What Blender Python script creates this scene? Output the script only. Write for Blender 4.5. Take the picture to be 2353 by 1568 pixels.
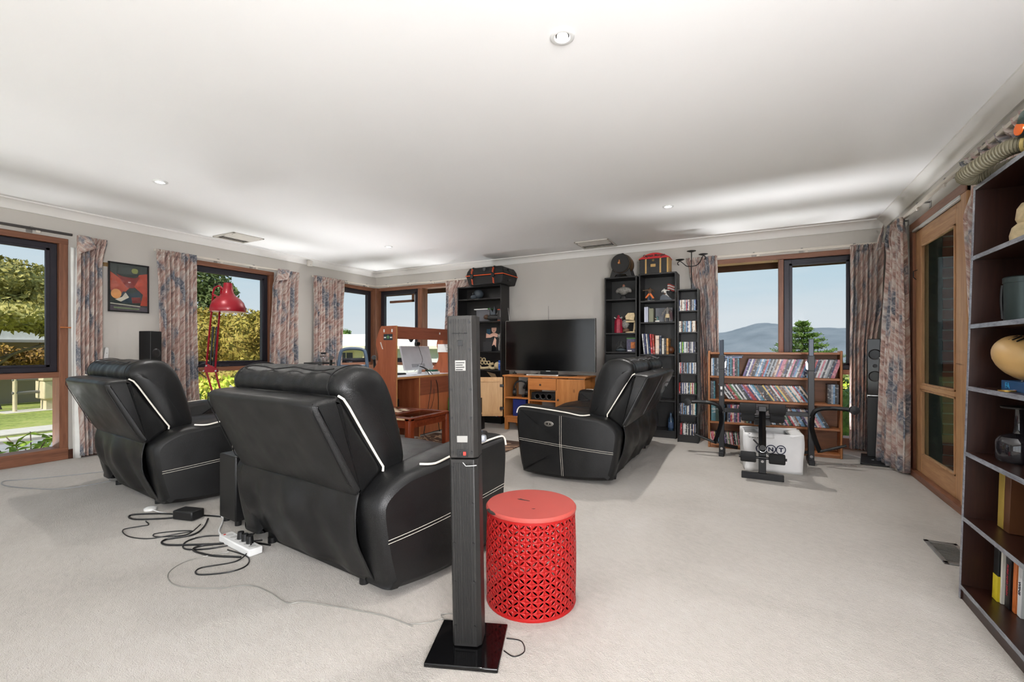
import bpy, math, random
from mathutils import Vector, Matrix, noise as mnoise
PI = math.pi
for _o in list(bpy.data.objects): bpy.data.objects.remove(_o)
SC = bpy.context.scene; COL = SC.collection; D = bpy.data
# ---------------------------------------------------------------- camera
cam = D.cameras.new('camera'); camo = D.objects.new('camera', cam); COL.objects.link(camo)
camo.location = (0, 0, 1.06); camo.rotation_euler = (PI/2, 0, math.radians(27.95))
cam.sensor_width = 36; cam.lens = 1048/2353*36; cam.shift_y = 19/2353; cam.clip_start = .05; cam.clip_end = 3000
SC.camera = camo
VS = SC.view_settings; VS.view_transform = 'Standard'; VS.look = 'None'; VS.gamma = 1; VS.use_curve_mapping = False; VS.exposure = 0.12
cy = SC.cycles; cy.max_bounces = 6; cy.diffuse_bounces = 3; cy.glossy_bounces = 2; cy.transmission_bounces = 3; cy.transparent_max_bounces = 8; cy.caustics_reflective = False; cy.caustics_refractive = False; cy.use_adaptive_sampling = True; cy.adaptive_threshold = .12; cy.adaptive_min_samples = 12
# ---------------------------------------------------------------- sky
W = D.worlds.new('sky'); SC.world = W; W.use_nodes = True
wn = W.node_tree.nodes; wl = W.node_tree.links; wn.clear()
wo = wn.new('ShaderNodeOutputWorld'); wb = wn.new('ShaderNodeBackground'); wl.new(wb.outputs[0], wo.inputs[0])
wt = wn.new('ShaderNodeTexCoord'); ws = wn.new('ShaderNodeSeparateXYZ'); wl.new(wt.outputs['Generated'], ws.inputs[0])
wr = wn.new('ShaderNodeValToRGB'); wl.new(ws.outputs[2], wr.inputs[0]); e = wr.color_ramp.elements
e[0].position = 0; e[0].color = (.80, .86, .90, 1); e[1].position = 1; e[1].color = (.28, .52, .80, 1)
for p_, c_ in ((.06, (.74, .83, .89, 1)), (.13, (.60, .77, .87, 1)), (.26, (.46, .70, .86, 1))):
    q = e.new(p_); q.color = c_
wm = wn.new('ShaderNodeMapping'); wm.inputs['Scale'].default_value = (1.6, 1.6, 9.0); wl.new(wt.outputs['Generated'], wm.inputs[0])
wz = wn.new('ShaderNodeTexNoise'); wz.inputs['Scale'].default_value = 2.2; wz.inputs['Detail'].default_value = 5; wl.new(wm.outputs[0], wz.inputs['Vector'])
wc = wn.new('ShaderNodeMapRange'); wc.inputs[1].default_value = .42; wc.inputs[2].default_value = .72; wc.inputs[4].default_value = .55; wl.new(wz.outputs[0], wc.inputs[0])
wx = wn.new('ShaderNodeMixRGB'); wl.new(wc.outputs[0], wx.inputs[0]); wl.new(wr.outputs[0], wx.inputs[1]); wx.inputs[2].default_value = (.84, .89, .92, 1)
wl.new(wx.outputs[0], wb.inputs[0]); wb.inputs[1].default_value = .80
# ---------------------------------------------------------------- sun and added fill lights
def light(name, kind, loc, rot, energy, color=(1, 1, 1), **kw):
    l = D.lights.new(name, kind); l.energy = energy; l.color = color
    for k, v in kw.items(): setattr(l, k, v)
    o = D.objects.new(name, l); COL.objects.link(o); o.location = loc; o.rotation_euler = rot
    return o
light('sun', 'SUN', (0, 0, 20), (math.radians(48), 0, math.radians(8)), 5.0, (1, .95, .86), angle=.05)
# unseen fill panels added behind the camera to brighten walls, floor and ceiling
light('rear_fill', 'AREA', (-2.3, -2.45, 1.1), (math.radians(91), 0, 0), 46, (.96, .98, 1), shape='RECTANGLE', size=5.0, size_y=1.9)
light('side_fill', 'AREA', (.98, -.75, 1.2), (math.radians(116), 0, math.radians(36)), 185, (.98, .98, 1), shape='RECTANGLE', size=1.2, size_y=1.8)
# fill panels added unseen below the sills outside, brightening the ceiling through the panes
for nm_, x_, y_, rx_, ry_, sx_, sy_, en_ in (('garden_window_fill', -6.62, 1.0, 0, 62, .4, 1.6, 34), ('lamp_window_fill', -6.62, 3.35, 0, 62, .4, 1.2, 40), ('chair_window_fill', -6.62, 5.35, 0, 62, .4, 1.0, 40),
        ('desk_window_fill', -4.95, 6.71, 62, 0, 1.7, .4, 64), ('hill_window_fill', .25, 6.71, 62, 0, 1.4, .4, 75), ('door_fill', 1.95, 4.5, 0, -62, .4, .8, 280)):
    light(nm_, 'AREA', (x_, y_, -.29), (math.radians(180+rx_), math.radians(ry_), 0), en_, (.97, .98, 1), shape='RECTANGLE', size=sx_, size_y=sy_, spread=math.radians(115))
# ---------------------------------------------------------------- helpers
def lin(c):
    return tuple((x/12.92 if x <= .04045 else ((x+.055)/1.055)**2.4) for x in (q/255 for q in c))
class MB:
    def __init__(s): s.v = []; s.f = []; s.uv = None; s.T = None
    def add(s, vs, fs):
        b = len(s.v)
        for p in vs:
            p = Vector(p); s.v.append(tuple(s.T @ p) if s.T else tuple(p))
        s.f += [tuple(i+b for i in f) for f in fs]; return s
    def box(s, x0, x1, y0, y1, z0, z1):
        return s.add([(x0,y0,z0),(x1,y0,z0),(x1,y1,z0),(x0,y1,z0),(x0,y0,z1),(x1,y0,z1),(x1,y1,z1),(x0,y1,z1)],
                     [(0,3,2,1),(4,5,6,7),(0,1,5,4),(1,2,6,5),(2,3,7,6),(3,0,4,7)])
    def cbox(s, c, size, rot=None):
        x, y, z = size; k = [Vector((a*x/2, b*y/2, d*z/2)) for a, b, d in ((-1,-1,-1),(1,-1,-1),(1,1,-1),(-1,1,-1),(-1,-1,1),(1,-1,1),(1,1,1),(-1,1,1))]
        if rot: k = [rot @ p for p in k]
        return s.add([p+Vector(c) for p in k], [(0,3,2,1),(4,5,6,7),(0,1,5,4),(1,2,6,5),(2,3,7,6),(3,0,4,7)])
    def bar(s, p0, p1, w, h, up=(0,0,1)):
        p0, p1 = Vector(p0), Vector(p1); d = (p1-p0); L = d.length; d.normalize(); u = Vector(up)
        if abs(d.dot(u)) > .98: u = Vector((1,0,0))
        x = d.cross(u).normalized(); u = x.cross(d)
        vs = [p + x*a*w/2 + u*b*h/2 for p in (p0, p1) for a, b in ((-1,-1),(1,-1),(1,1),(-1,1))]
        return s.add(vs, [(0,1,2,3),(7,6,5,4),(0,4,5,1),(1,5,6,2),(2,6,7,3),(3,7,4,0)])
    def ring(s, c, d, r, n):
        d = Vector(d).normalized(); u = Vector((0,0,1)) if abs(d.z) < .9 else Vector((1,0,0))
        x = d.cross(u).normalized(); y = d.cross(x)
        return [Vector(c) + x*r*math.cos(2*PI*i/n) + y*r*math.sin(2*PI*i/n) for i in range(n)]
    def loft(s, loops, cap=True, closed=True, wrap=False):
        n = len(loops[0]); vs = [p for l in loops for p in l]; fs = []
        m = len(loops)
        for j in range(m if wrap else m-1):
            for i in range(n if closed else n-1):
                a = j*n+i; b = j*n+(i+1) % n; c = ((j+1) % m)*n+(i+1) % n; d = ((j+1) % m)*n+i
                fs.append((a, b, c, d))
        if cap and closed and not wrap: fs += [tuple(range(n-1, -1, -1)), tuple(range((m-1)*n, m*n))]
        return s.add(vs, fs)
    def cyl(s, p0, p1, r0, r1=None, n=14):
        r1 = r0 if r1 is None else r1; d = Vector(p1)-Vector(p0)
        return s.loft([s.ring(p0, d, r0, n), s.ring(p1, d, r1, n)])
    def tube(s, pts, r, n=6, closed=False):
        pts = [Vector(p) for p in pts]; L = []
        up = None
        for i, p in enumerate(pts):
            a = pts[i-1] if (i or closed) else p; b = pts[(i+1) % len(pts)] if (i < len(pts)-1 or closed) else p
            d = (b-a)
            d = d.normalized() if d.length > 1e-9 else Vector((0,0,1))
            if up is None:
                up = Vector((0,0,1)) if abs(d.z) < .9 else Vector((1,0,0))
            x = d.cross(up); x = x.normalized() if x.length > 1e-6 else d.orthogonal().normalized()
            up = x.cross(d).normalized()
            rr = r[i] if isinstance(r, (list, tuple)) else r
            L.append([p + x*rr*math.cos(2*PI*k/n) + up*rr*math.sin(2*PI*k/n) for k in range(n)])
        return s.loft(L, wrap=closed)
    def lathe(s, prof, n=24, c=(0,0,0), axis='z'):
        L = []
        for r, z in prof:
            r = max(r, .0002)
            l = []
            for i in range(n):
                a = 2*PI*i/n
                p = (r*math.cos(a), r*math.sin(a), z)
                if axis == 'x': p = (p[2], p[0], p[1])
                if axis == 'y': p = (p[1], p[2], p[0])
                l.append(Vector(p)+Vector(c))
            L.append(l)
        return s.loft(L)
    def prism(s, poly, plane, a0, a1):
        def P(p, a): return {'xz': (p[0], a, p[1]), 'yz': (a, p[0], p[1]), 'xy': (p[0], p[1], a)}[plane]
        return s.loft([[Vector(P(p, a0)) for p in poly], [Vector(P(p, a1)) for p in poly]])
    def sphere(s, c, r, n=12, m=8):
        r = (r, r, r) if not isinstance(r, (tuple, list)) else r; L = []
        for j in range(m+1):
            t = PI*j/m; k = max(math.sin(t), .001)
            L.append([Vector((c[0]+r[0]*k*math.cos(2*PI*i/n), c[1]+r[1]*k*math.sin(2*PI*i/n), c[2]-r[2]*math.cos(t))) for i in range(n)])
        return s.loft(L)
    def grid(s, nu, nv, fn, uv=None):
        b = len(s.v); vs = [fn(i/nu, j/nv) for j in range(nv+1) for i in range(nu+1)]
        fs = [(j*(nu+1)+i, j*(nu+1)+i+1, (j+1)*(nu+1)+i+1, (j+1)*(nu+1)+i) for j in range(nv) for i in range(nu)]
        s.add(vs, fs)
        if uv: s.uv = [uv(i/nu, j/nv) for j in range(nv+1) for i in range(nu+1)]
        return s
def tag(o, label=None, cat=None, group=None, kind=None):
    if label: o['label'] = label
    if cat: o['category'] = cat
    if group: o['group'] = group
    if kind: o['kind'] = kind
    return o
def obj(name, mb, mt, parent=None, smooth=35, bevel=0, solid=0, sub=0, seg=2, loc=None, rot=None):
    me = D.meshes.new(name); me.from_pydata(mb.v, [], mb.f); me.update()
    if mb.uv:
        ul = me.uv_layers.new(name='UVMap')
        for lp in me.loops: ul.data[lp.index].uv = mb.uv[lp.vertex_index]
    if smooth:
        for p in me.polygons: p.use_smooth = True
        me.set_sharp_from_angle(angle=math.radians(smooth))
    o = D.objects.new(name, me); COL.objects.link(o); me.materials.append(mt)
    if parent: o.parent = parent
    if loc: o.location = loc
    if rot: o.rotation_euler = rot
    if solid:
        m = o.modifiers.new('solid', 'SOLIDIFY'); m.thickness = solid; m.offset = 0
    if bevel:
        m = o.modifiers.new('bevel', 'BEVEL'); m.width = bevel; m.segments = seg; m.limit_method = 'ANGLE'
    if sub:
        m = o.modifiers.new('sub', 'SUBSURF'); m.levels = sub; m.render_levels = sub
    return o
def thing(name, label, cat, loc=(0,0,0), rz=0, group=None, kind=None, rot=None):
    o = D.objects.new(name, None); COL.objects.link(o); o.empty_display_size = .1
    o.location = loc; o.rotation_euler = rot if rot else (0, 0, rz)
    return tag(o, label, cat, group, kind)
def dup(o, parent=None):
    c = o.copy(); COL.objects.link(c)
    if parent: c.parent = parent
    for ch in list(o.children): dup(ch, c)
    return c
def text(name, body, size, mt, parent, loc, rot, ext=.0008, align='CENTER', sx=1, bold=0):
    c = D.curves.new(name, 'FONT'); c.body = body; c.size = size; c.extrude = ext; c.align_x = align; c.align_y = 'CENTER'; c.offset = bold
    tmp = D.objects.new(name, c); me = D.meshes.new_from_object(tmp); D.objects.remove(tmp); me.materials.clear(); me.materials.append(mt)
    o = D.objects.new(name, me); COL.objects.link(o); o.parent = parent; o.location = loc; o.rotation_euler = rot; o.scale = (sx, 1, 1)
    return o
def spline(pts, n=6, closed=False):
    pts = [Vector(p) if len(p) == 3 else Vector((p[0], p[1], 0)) for p in pts]; out = []; N = len(pts)
    for i in range(N if closed else N-1):
        g = lambda k: pts[k % N] if closed else pts[min(max(k, 0), N-1)]
        a, b, c, d = g(i-1), g(i), g(i+1), g(i+2)
        for k in range(n):
            t = k/n
            out.append(.5*((2*b)+(c-a)*t+(2*a-5*b+4*c-d)*t*t+(3*b-a-3*c+d)*t**3))
    if not closed: out.append(pts[-1])
    return out
def offset_poly(P, d):
    n = len(P); A = sum(P[i][0]*P[(i+1) % n][1]-P[(i+1) % n][0]*P[i][1] for i in range(n)); sg = 1 if A > 0 else -1; R = []
    for i in range(n):
        a, b = P[i-1], P[(i+1) % n]; tx, ty = b[0]-a[0], b[1]-a[1]; L = math.hypot(tx, ty) or 1
        R.append((P[i][0]-sg*ty/L*d, P[i][1]+sg*tx/L*d))
    return R
# ---------------------------------------------------------------- materials
MATS = {}
def nodes(name):
    m = D.materials.new(name); m.use_nodes = True; nt = m.node_tree; b = nt.nodes['Principled BSDF']; return m, nt, nt.nodes, nt.links, b
def noise_node(nt, scale, detail=4, coord='Object', vscale=(1,1,1), dist=0, rot=(0,0,0)):
    tc = nt.nodes.new('ShaderNodeTexCoord'); mp = nt.nodes.new('ShaderNodeMapping'); mp.inputs['Scale'].default_value = vscale; mp.inputs['Rotation'].default_value = rot
    src = tc.outputs[coord]
    if any(rot):
        mp.inputs['Rotation'].default_value = (0, 0, 0); m0 = nt.nodes.new('ShaderNodeMapping'); m0.inputs['Rotation'].default_value = rot; nt.links.new(src, m0.inputs[0]); src = m0.outputs[0]
    nt.links.new(src, mp.inputs[0]); n = nt.nodes.new('ShaderNodeTexNoise'); n.inputs['Scale'].default_value = scale; n.inputs['Detail'].default_value = detail
    n.inputs['Distortion'].default_value = dist; nt.links.new(mp.outputs[0], n.inputs['Vector']); return n
def ramp(nt, src, stops):
    r = nt.nodes.new('ShaderNodeValToRGB'); nt.links.new(src, r.inputs[0]); e = r.color_ramp.elements
    while len(e) < len(stops): e.new(.5)
    for k, (p, c) in zip(e, stops): k.position = p; k.color = (*c, 1)
    return r
def bump(nt, src, strength, dist, b):
    n = nt.nodes.new('ShaderNodeBump'); n.inputs['Strength'].default_value = strength; n.inputs['Distance'].default_value = dist
    nt.links.new(src, n.inputs['Height']); nt.links.new(n.outputs[0], b.inputs['Normal'])
def mat(name, c, rough=.5, metal=0, var=.06, vs=8, bmp=0, bs=60, spec=.5, coat=0, emit=0, alpha=None, coord='Object'):
    if name in MATS: return MATS[name]
    m, nt, N, L, b = nodes(name); c = lin(c)
    b.inputs['Roughness'].default_value = rough; b.inputs['Metallic'].default_value = metal; b.inputs['Specular IOR Level'].default_value = spec; b.inputs['Coat Weight'].default_value = coat
    n = noise_node(nt, vs, 3, coord)
    r = ramp(nt, n.outputs[0], [(.3, tuple(x*(1-var) for x in c)), (.7, tuple(min(1, x*(1+var)) for x in c))]); L.new(r.outputs[0], b.inputs['Base Color'])
    if bmp: bump(nt, noise_node(nt, bs, 4, coord).outputs[0], bmp, .004, b)
    if emit: b.inputs['Emission Color'].default_value = (*c, 1); b.inputs['Emission Strength'].default_value = emit
    MATS[name] = m; return m
def wood(name, c0, c1, scale=3, axis='z', rough=.45, stretch=14, knots=0):
    if name in MATS: return MATS[name]
    m, nt, N, L, b = nodes(name); v = {'x': (1/stretch*4, 4, 4), 'y': (4, 1/stretch*4, 4), 'z': (4, 4, 1/stretch*4)}[axis]
    n = noise_node(nt, scale*2, 6, 'Object', v, .6); n2 = noise_node(nt, scale*12, 4, 'Object', v)
    mx = N.new('ShaderNodeMixRGB'); mx.inputs[0].default_value = .4; L.new(n.outputs[0], mx.inputs[1]); L.new(n2.outputs[0], mx.inputs[2])
    a, z = lin(c0), lin(c1)
    r = ramp(nt, mx.outputs[0], [(.32, a), (.5, tuple((p+q)/2 for p, q in zip(a, z))), (.68, z)])
    if knots:
        vo = N.new('ShaderNodeTexVoronoi'); vo.inputs['Scale'].default_value = 5; tc = N.new('ShaderNodeTexCoord'); mp = N.new('ShaderNodeMapping'); mp.inputs['Scale'].default_value = (1, 1, .55)
        L.new(tc.outputs['Object'], mp.inputs[0]); L.new(mp.outputs[0], vo.inputs['Vector'])
        k = ramp(nt, vo.outputs['Distance'], [(.06, (0,0,0)), (.12, (1,1,1))]); mk = N.new('ShaderNodeMixRGB'); L.new(k.outputs[0], mk.inputs[0]); mk.inputs[1].default_value = (*lin((95, 45, 18)), 1)
        L.new(r.outputs[0], mk.inputs[2]); L.new(mk.outputs[0], b.inputs['Base Color'])
    else: L.new(r.outputs[0], b.inputs['Base Color'])
    b.inputs['Roughness'].default_value = rough; bump(nt, mx.outputs[0], .12, .002, b)
    MATS[name] = m; return m
def glass(name='window_glass', tint=(1, 1, 1), refl=.0015):
    if name in MATS: return MATS[name]
    m, nt, N, L, b = nodes(name); N.remove(b); o = N['Material Output']
    t = N.new('ShaderNodeBsdfTransparent'); t.inputs[0].default_value = (*tint, 1); g = N.new('ShaderNodeBsdfGlossy'); g.inputs['Roughness'].default_value = .02
    nz = noise_node(nt, 3, 2); rr = ramp(nt, nz.outputs[0], [(.3, (refl*.9,)*3), (.7, (refl*1.1,)*3)])
    f = N.new('ShaderNodeMixShader'); L.new(rr.outputs[0], f.inputs[0]); L.new(t.outputs[0], f.inputs[1]); L.new(g.outputs[0], f.inputs[2]); L.new(f.outputs[0], o.inputs[0])
    MATS[name] = m; return m
def carpet_mat():
    m, nt, N, L, b = nodes('carpet')
    big = noise_node(nt, 1.1, 3, 'Object', (1, 1, 1), .8); fine = noise_node(nt, 260, 1); mid = noise_node(nt, 22, 2, 'Object', (1, 2.2, 1), .5, (0, 0, .5))
    mx = N.new('ShaderNodeMixRGB'); mx.inputs[0].default_value = .35; L.new(big.outputs[0], mx.inputs[1]); L.new(fine.outputs[0], mx.inputs[2])
    m2 = N.new('ShaderNodeMixRGB'); m2.inputs[0].default_value = .25; L.new(mx.outputs[0], m2.inputs[1]); L.new(mid.outputs[0], m2.inputs[2])
    r = ramp(nt, m2.outputs[0], [(.3, lin((160, 154, 146))), (.5, lin((180, 174, 166))), (.7, lin((192, 187, 181)))]); L.new(r.outputs[0], b.inputs['Base Color'])
    b.inputs['Roughness'].default_value = .95; b.inputs['Specular IOR Level'].default_value = .1; b.inputs['Sheen Weight'].default_value = .2
    m3 = N.new('ShaderNodeMixRGB'); m3.inputs[0].default_value = .5; L.new(fine.outputs[0], m3.inputs[1]); L.new(noise_node(nt, 70, 2, 'Object', (1, 1.8, 1), .8, (0, 0, .5)).outputs[0], m3.inputs[2])
    bump(nt, m3.outputs[0], .55, .012, b); MATS['carpet'] = m; return m
def leather_mat():
    m, nt, N, L, b = nodes('black_leather'); n = noise_node(nt, 5, 4)
    r = ramp(nt, n.outputs[0], [(.3, (.0045, .0045, .005)), (.7, (.009, .009, .009))]); L.new(r.outputs[0], b.inputs['Base Color'])
    rr = ramp(nt, noise_node(nt, 9, 4).outputs[0], [(.3, (.34,)*3), (.7, (.46,)*3)]); L.new(rr.outputs[0], b.inputs['Roughness'])
    b.inputs['Specular IOR Level'].default_value = .42
    v = N.new('ShaderNodeTexVoronoi'); v.inputs['Scale'].default_value = 320; tc = N.new('ShaderNodeTexCoord'); L.new(tc.outputs['Object'], v.inputs['Vector'])
    mx = N.new('ShaderNodeMixRGB'); mx.inputs[0].default_value = .75; L.new(v.outputs['Distance'], mx.inputs[1]); L.new(noise_node(nt, 14, 3, 'Object', (1, 1, .5)).outputs[0], mx.inputs[2])
    bump(nt, mx.outputs[0], .22, .01, b); MATS['leather'] = m; return m
def curtain_mat():
    m, nt, N, L, b = nodes('curtain_fabric')
    patch = noise_node(nt, 4.2, 3, 'UV', (1, .8, 1), .9); streak = noise_node(nt, 9, 5, 'UV', (2.4, .6, 1), 1.4, (0, 0, .75)); ring = noise_node(nt, 16, 3, 'UV', (1, 1, 1), 2.5)
    a = ramp(nt, streak.outputs[0], [(.30, lin((122, 100, 95))), (.44, lin((172, 138, 127))), (.55, lin((188, 170, 160))), (.68, lin((210, 201, 194)))])
    c = ramp(nt, ring.outputs[0], [(.34, lin((76, 82, 94))), (.5, lin((112, 116, 126))), (.66, lin((166, 161, 160)))])
    f = ramp(nt, patch.outputs[0], [(.52, (0, 0, 0)), (.62, (1, 1, 1))]); mx = N.new('ShaderNodeMixRGB'); L.new(f.outputs[0], mx.inputs[0]); L.new(a.outputs[0], mx.inputs[1]); L.new(c.outputs[0], mx.inputs[2])
    w = noise_node(nt, 20, 4, 'UV', (2.6, .5, 1), 2.2, (0, 0, .85)); wf = ramp(nt, w.outputs[0], [(.60, (0, 0, 0)), (.66, (.6,)*3)])
    m2 = N.new('ShaderNodeMixRGB'); L.new(wf.outputs[0], m2.inputs[0]); L.new(mx.outputs[0], m2.inputs[1]); m2.inputs[2].default_value = (*lin((222, 212, 204)), 1)
    L.new(m2.outputs[0], b.inputs['Base Color']); b.inputs['Roughness'].default_value = .75; b.inputs['Sheen Weight'].default_value = .25
    MATS['curtain'] = m; return m
def print_mat():   # printed plastic case: object colour with blotches of print
    m, nt, N, L, b = nodes('printed_case'); oi = N.new('ShaderNodeObjectInfo')
    n = noise_node(nt, 26, 2, 'Object', (.6, .6, 1.6)); 
    ad = N.new('ShaderNodeVectorMath'); ad.operation = 'ADD'; mp = [x for x in N if x.type == 'MAPPING'][-1]
    cb = N.new('ShaderNodeCombineXYZ'); mu = N.new('ShaderNodeMath'); mu.operation = 'MULTIPLY'; mu.inputs[1].default_value = 37
    L.new(oi.outputs['Random'], mu.inputs[0]); L.new(mu.outputs[0], cb.inputs[0]); L.new(mp.outputs[0], ad.inputs[0]); L.new(cb.outputs[0], ad.inputs[1]); L.new(ad.outputs[0], n.inputs['Vector'])
    f1 = ramp(nt, n.outputs[0], [(.58, (0,)*3), (.62, (.45,)*3)]); f2 = ramp(nt, n.outputs[0], [(.38, (.6,)*3), (.43, (0,)*3)])
    x1 = N.new('ShaderNodeMixRGB'); L.new(f1.outputs[0], x1.inputs[0]); L.new(oi.outputs['Color'], x1.inputs[1]); x1.inputs[2].default_value = (.72, .70, .68, 1)
    x2 = N.new('ShaderNodeMixRGB'); L.new(f2.outputs[0], x2.inputs[0]); L.new(x1.outputs[0], x2.inputs[1]); x2.inputs[2].default_value = (.03, .03, .04, 1)
    L.new(x2.outputs[0], b.inputs['Base Color']); b.inputs['Roughness'].default_value = .35; MATS['case'] = m; return m
def leaf_mat(name, cs, scale=.9):
    m, nt, N, L, b = nodes(name); n = noise_node(nt, scale, 5); n2 = noise_node(nt, 14, 2)
    mx = N.new('ShaderNodeMixRGB'); mx.inputs[0].default_value = .45; L.new(n.outputs[0], mx.inputs[1]); L.new(n2.outputs[0], mx.inputs[2])
    r = ramp(nt, mx.outputs[0], [(.34+.32*i/(len(cs)-1), lin(c)) for i, c in enumerate(cs)]); L.new(r.outputs[0], b.inputs['Base Color'])
    b.inputs['Roughness'].default_value = .6; b.inputs['Specular IOR Level'].default_value = .2; MATS[name] = m; return m
CARPET = carpet_mat(); LEATHER = leather_mat(); CURTAIN = curtain_mat(); CASE = print_mat(); GLASS = glass()
WALL = mat('wall_paint', (198, 193, 186), .85, var=.02, vs=2, bmp=.04, bs=180); CEIL = mat('ceiling_paint', (247, 246, 245), .9, var=.012, vs=1.2)
CORN = mat('cornice_paint', (238, 235, 231), .8, var=.01); JARRAH = wood('red_cedar', (104, 64, 46), (146, 98, 72), 3, 'z'); JARH = wood('red_cedar_rail', (104, 64, 46), (146, 98, 72), 3, 'y'); JARX = wood('red_cedar_rail_across', (104, 64, 46), (146, 98, 72), 3, 'x')
SASH = mat('dark_aluminium', (44, 42, 50), .4, .3, spec=.5); BLACKW = mat('black_brown_veneer', (22, 20, 20), .42, var=.2, vs=6); BLKP = mat('black_plastic', (18, 18, 19), .4); BLKM = mat('black_steel', (20, 20, 22), .38, .2)
WHITE = mat('white_plastic', (228, 228, 226), .4); CHROME = mat('chrome', (200, 200, 202), .18, 1); PIPING = mat('cream_piping', (232, 226, 214), .5); STITCH = mat('cream_thread', (205, 198, 186), .7)
CREAMV = mat('cream_metal', (205, 199, 190), .5)
# ================================================================ the room
L, B, R, H = -5.87, 5.96, 1.205, 2.4; Y0 = -2.6; TH = .24; HEAD = 2.12
PM = {'left': lambda u, d, z: Vector((L-d, u, z)), 'back': lambda u, d, z: Vector((u, B+d, z)), 'right': lambda u, d, z: Vector((R+d, u, z)), 'front': lambda u, d, z: Vector((u, Y0-d, z))}
def wbox(mb, side, u0, u1, d0, d1, z0, z1):
    a, b = PM[side](u0, d0, z0), PM[side](u1, d1, z1)
    return mb.box(min(a.x, b.x), max(a.x, b.x), min(a.y, b.y), max(a.y, b.y), z0, z1)
def structure(name, label, cat, mb, m, **k): return tag(obj(name, mb, m, **k), label, cat, None, 'structure')
structure('floor', 'pale grey beige wall to wall carpet with faint wear marks', 'carpet', MB().box(L-.02, R+.02, Y0, B+.02, -.06, 0), CARPET)
structure('ceiling', 'flat white painted plaster ceiling', 'ceiling', MB().box(L-TH, R+TH, Y0-TH, B+TH, H, H+.1), CEIL)
def wall(name, label, side, a, b, openings):
    mb = MB(); u = a
    for (p, q, z0, z1) in openings:
        if p > u: wbox(mb, side, u, p, 0, TH, 0, H)
        if z1 < H: wbox(mb, side, p, q, 0, TH, z1, H)
        if z0 > 0: wbox(mb, side, p, q, 0, TH, 0, z0)
        u = q
    if u < b: wbox(mb, side, u, b, 0, TH, 0, H)
    return structure(name, label, 'wall', mb, WALL)
wall('wall_left', 'warm grey painted wall with three tall timber windows', 'left', Y0, B, [(.1, 1.885, 0, HEAD), (2.70, 4.025, 0, HEAD), (4.80, B, 0, HEAD)])
wall('wall_back', 'warm grey painted wall behind the television and black bookcases', 'back', L, R, [(L, -4.0, 0, HEAD), (-.50, 1.02, 0, HEAD)])
wall('wall_right', 'warm grey painted wall around the glazed timber door', 'right', Y0, B, [(-1.6, 1.6, .3, HEAD), (3.89, 5.08, 0, HEAD)])
wall('wall_front', 'grey painted wall with wide added window opposite the television', 'front', L, R, [(-5.0, .4, .3, HEAD)])
# cornices
def cornice(n, label, p0, p1, nrm):
    prof = [(0, 0), (0, -.085), (.012, -.085), (.02, -.07), (.035, -.045), (.06, -.022), (.085, -.014), (.095, -.012), (.095, 0)]
    L_ = []
    for p in (p0, p1): L_.append([Vector((p[0]+nrm[0]*a, p[1]+nrm[1]*a, H+b)) for a, b in prof])
    structure('trim_%d' % n, label, 'cornice', MB().loft(L_), CORN)
cornice(1, 'white plaster cove cornice above the poster wall', (L, Y0), (L, B), (1, 0)); cornice(2, 'white plaster cove cornice above the television wall', (L, B), (R, B), (0, -1)); cornice(3, 'white plaster cove cornice above the glazed door', (R, Y0), (R, B), (-1, 0))
structure('baseboard_right', 'dark stained timber skirting beside the glazed door', 'skirting', wbox(wbox(MB(), 'right', 5.08, B, -.018, 0, 0, .09), 'right', 1.6, 3.89, -.018, 0, 0, .09), wood('dark_skirting', (58, 30, 18), (84, 46, 28), 3, 'y'))
structure('baseboard_back', 'dark stained timber skirting under the television wall', 'skirting', wbox(MB(), 'back', -4.0, -.5, -.018, 0, 0, .09), MATS['dark_skirting'])
structure('baseboard_left', 'dark stained timber skirting under the framed poster', 'skirting', wbox(wbox(MB(), 'left', 1.885, 2.7, -.018, 0, 0, .09), 'left', 4.025, 4.8, -.018, 0, 0, .09), MATS['dark_skirting'])
# windows
def window(n, label, side, u0, u1, bays, jamb=(1, 1), opener=False):
    t = thing('window_%d' % n, label, 'window', kind='structure'); rail = JARH if side != 'back' and side != 'front' else JARX
    P = lambda nm, m, *a, **k: obj(nm, wbox(MB(), side, *a), m, t, bevel=.004, **k)
    if jamb[0]: P('jamb', JARRAH, u0, u0+.065, -.012, .15, 0, HEAD)
    if jamb[1]: P('jamb', JARRAH, u1-.065, u1, -.012, .15, 0, HEAD)
    P('head_rail', rail, u0, u1, -.014, .15, HEAD-.05, HEAD+.005); P('sill', rail, u0, u1, -.02, .16, 0, .115); P('transom', rail, u0, u1, -.004, .13, .79, .842)
    for i, (a, b, sash) in enumerate(bays):
        if i: P('mullion', JARRAH, bays[i-1][1], a, -.006, .14, .1, HEAD-.04)
        lo, hi = .842, HEAD-.05
        if sash:
            s = obj('sash', wbox(wbox(wbox(wbox(MB(), side, a, a+.075, .03, .09, lo, hi), side, b-.075, b, .03, .09, lo, hi), side, a, b, .031, .091, hi-.062, hi), side, a, b, .031, .091, lo, lo+.062), SASH, t, bevel=.006)
            obj('bead', wbox(wbox(wbox(wbox(MB(), side, a+.055, a+.085, .022, .04, lo+.05, hi-.05), side, b-.085, b-.055, .022, .04, lo+.05, hi-.05), side, a+.055, b-.055, .022, .04, hi-.075, hi-.05), side, a+.055, b-.055, .022, .04, lo+.05, lo+.072), SASH, s, bevel=.003)
            obj('winder', wbox(MB(), side, (a+b)/2-.06, (a+b)/2+.06, -.005, .02, lo+.004, lo+.02), SASH, s, bevel=.004)
        P('pane', GLASS, a+.01, b-.01, .055, .06, lo, hi); P('pane', GLASS, a, b, .055, .06, .11, .79)
    return t
window(1, 'tall timber window with dark sash beside the folded curtain, garden beyond', 'left', .1, 1.885, [(.165, .9, 1), (.96, 1.82, 1)])
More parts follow.
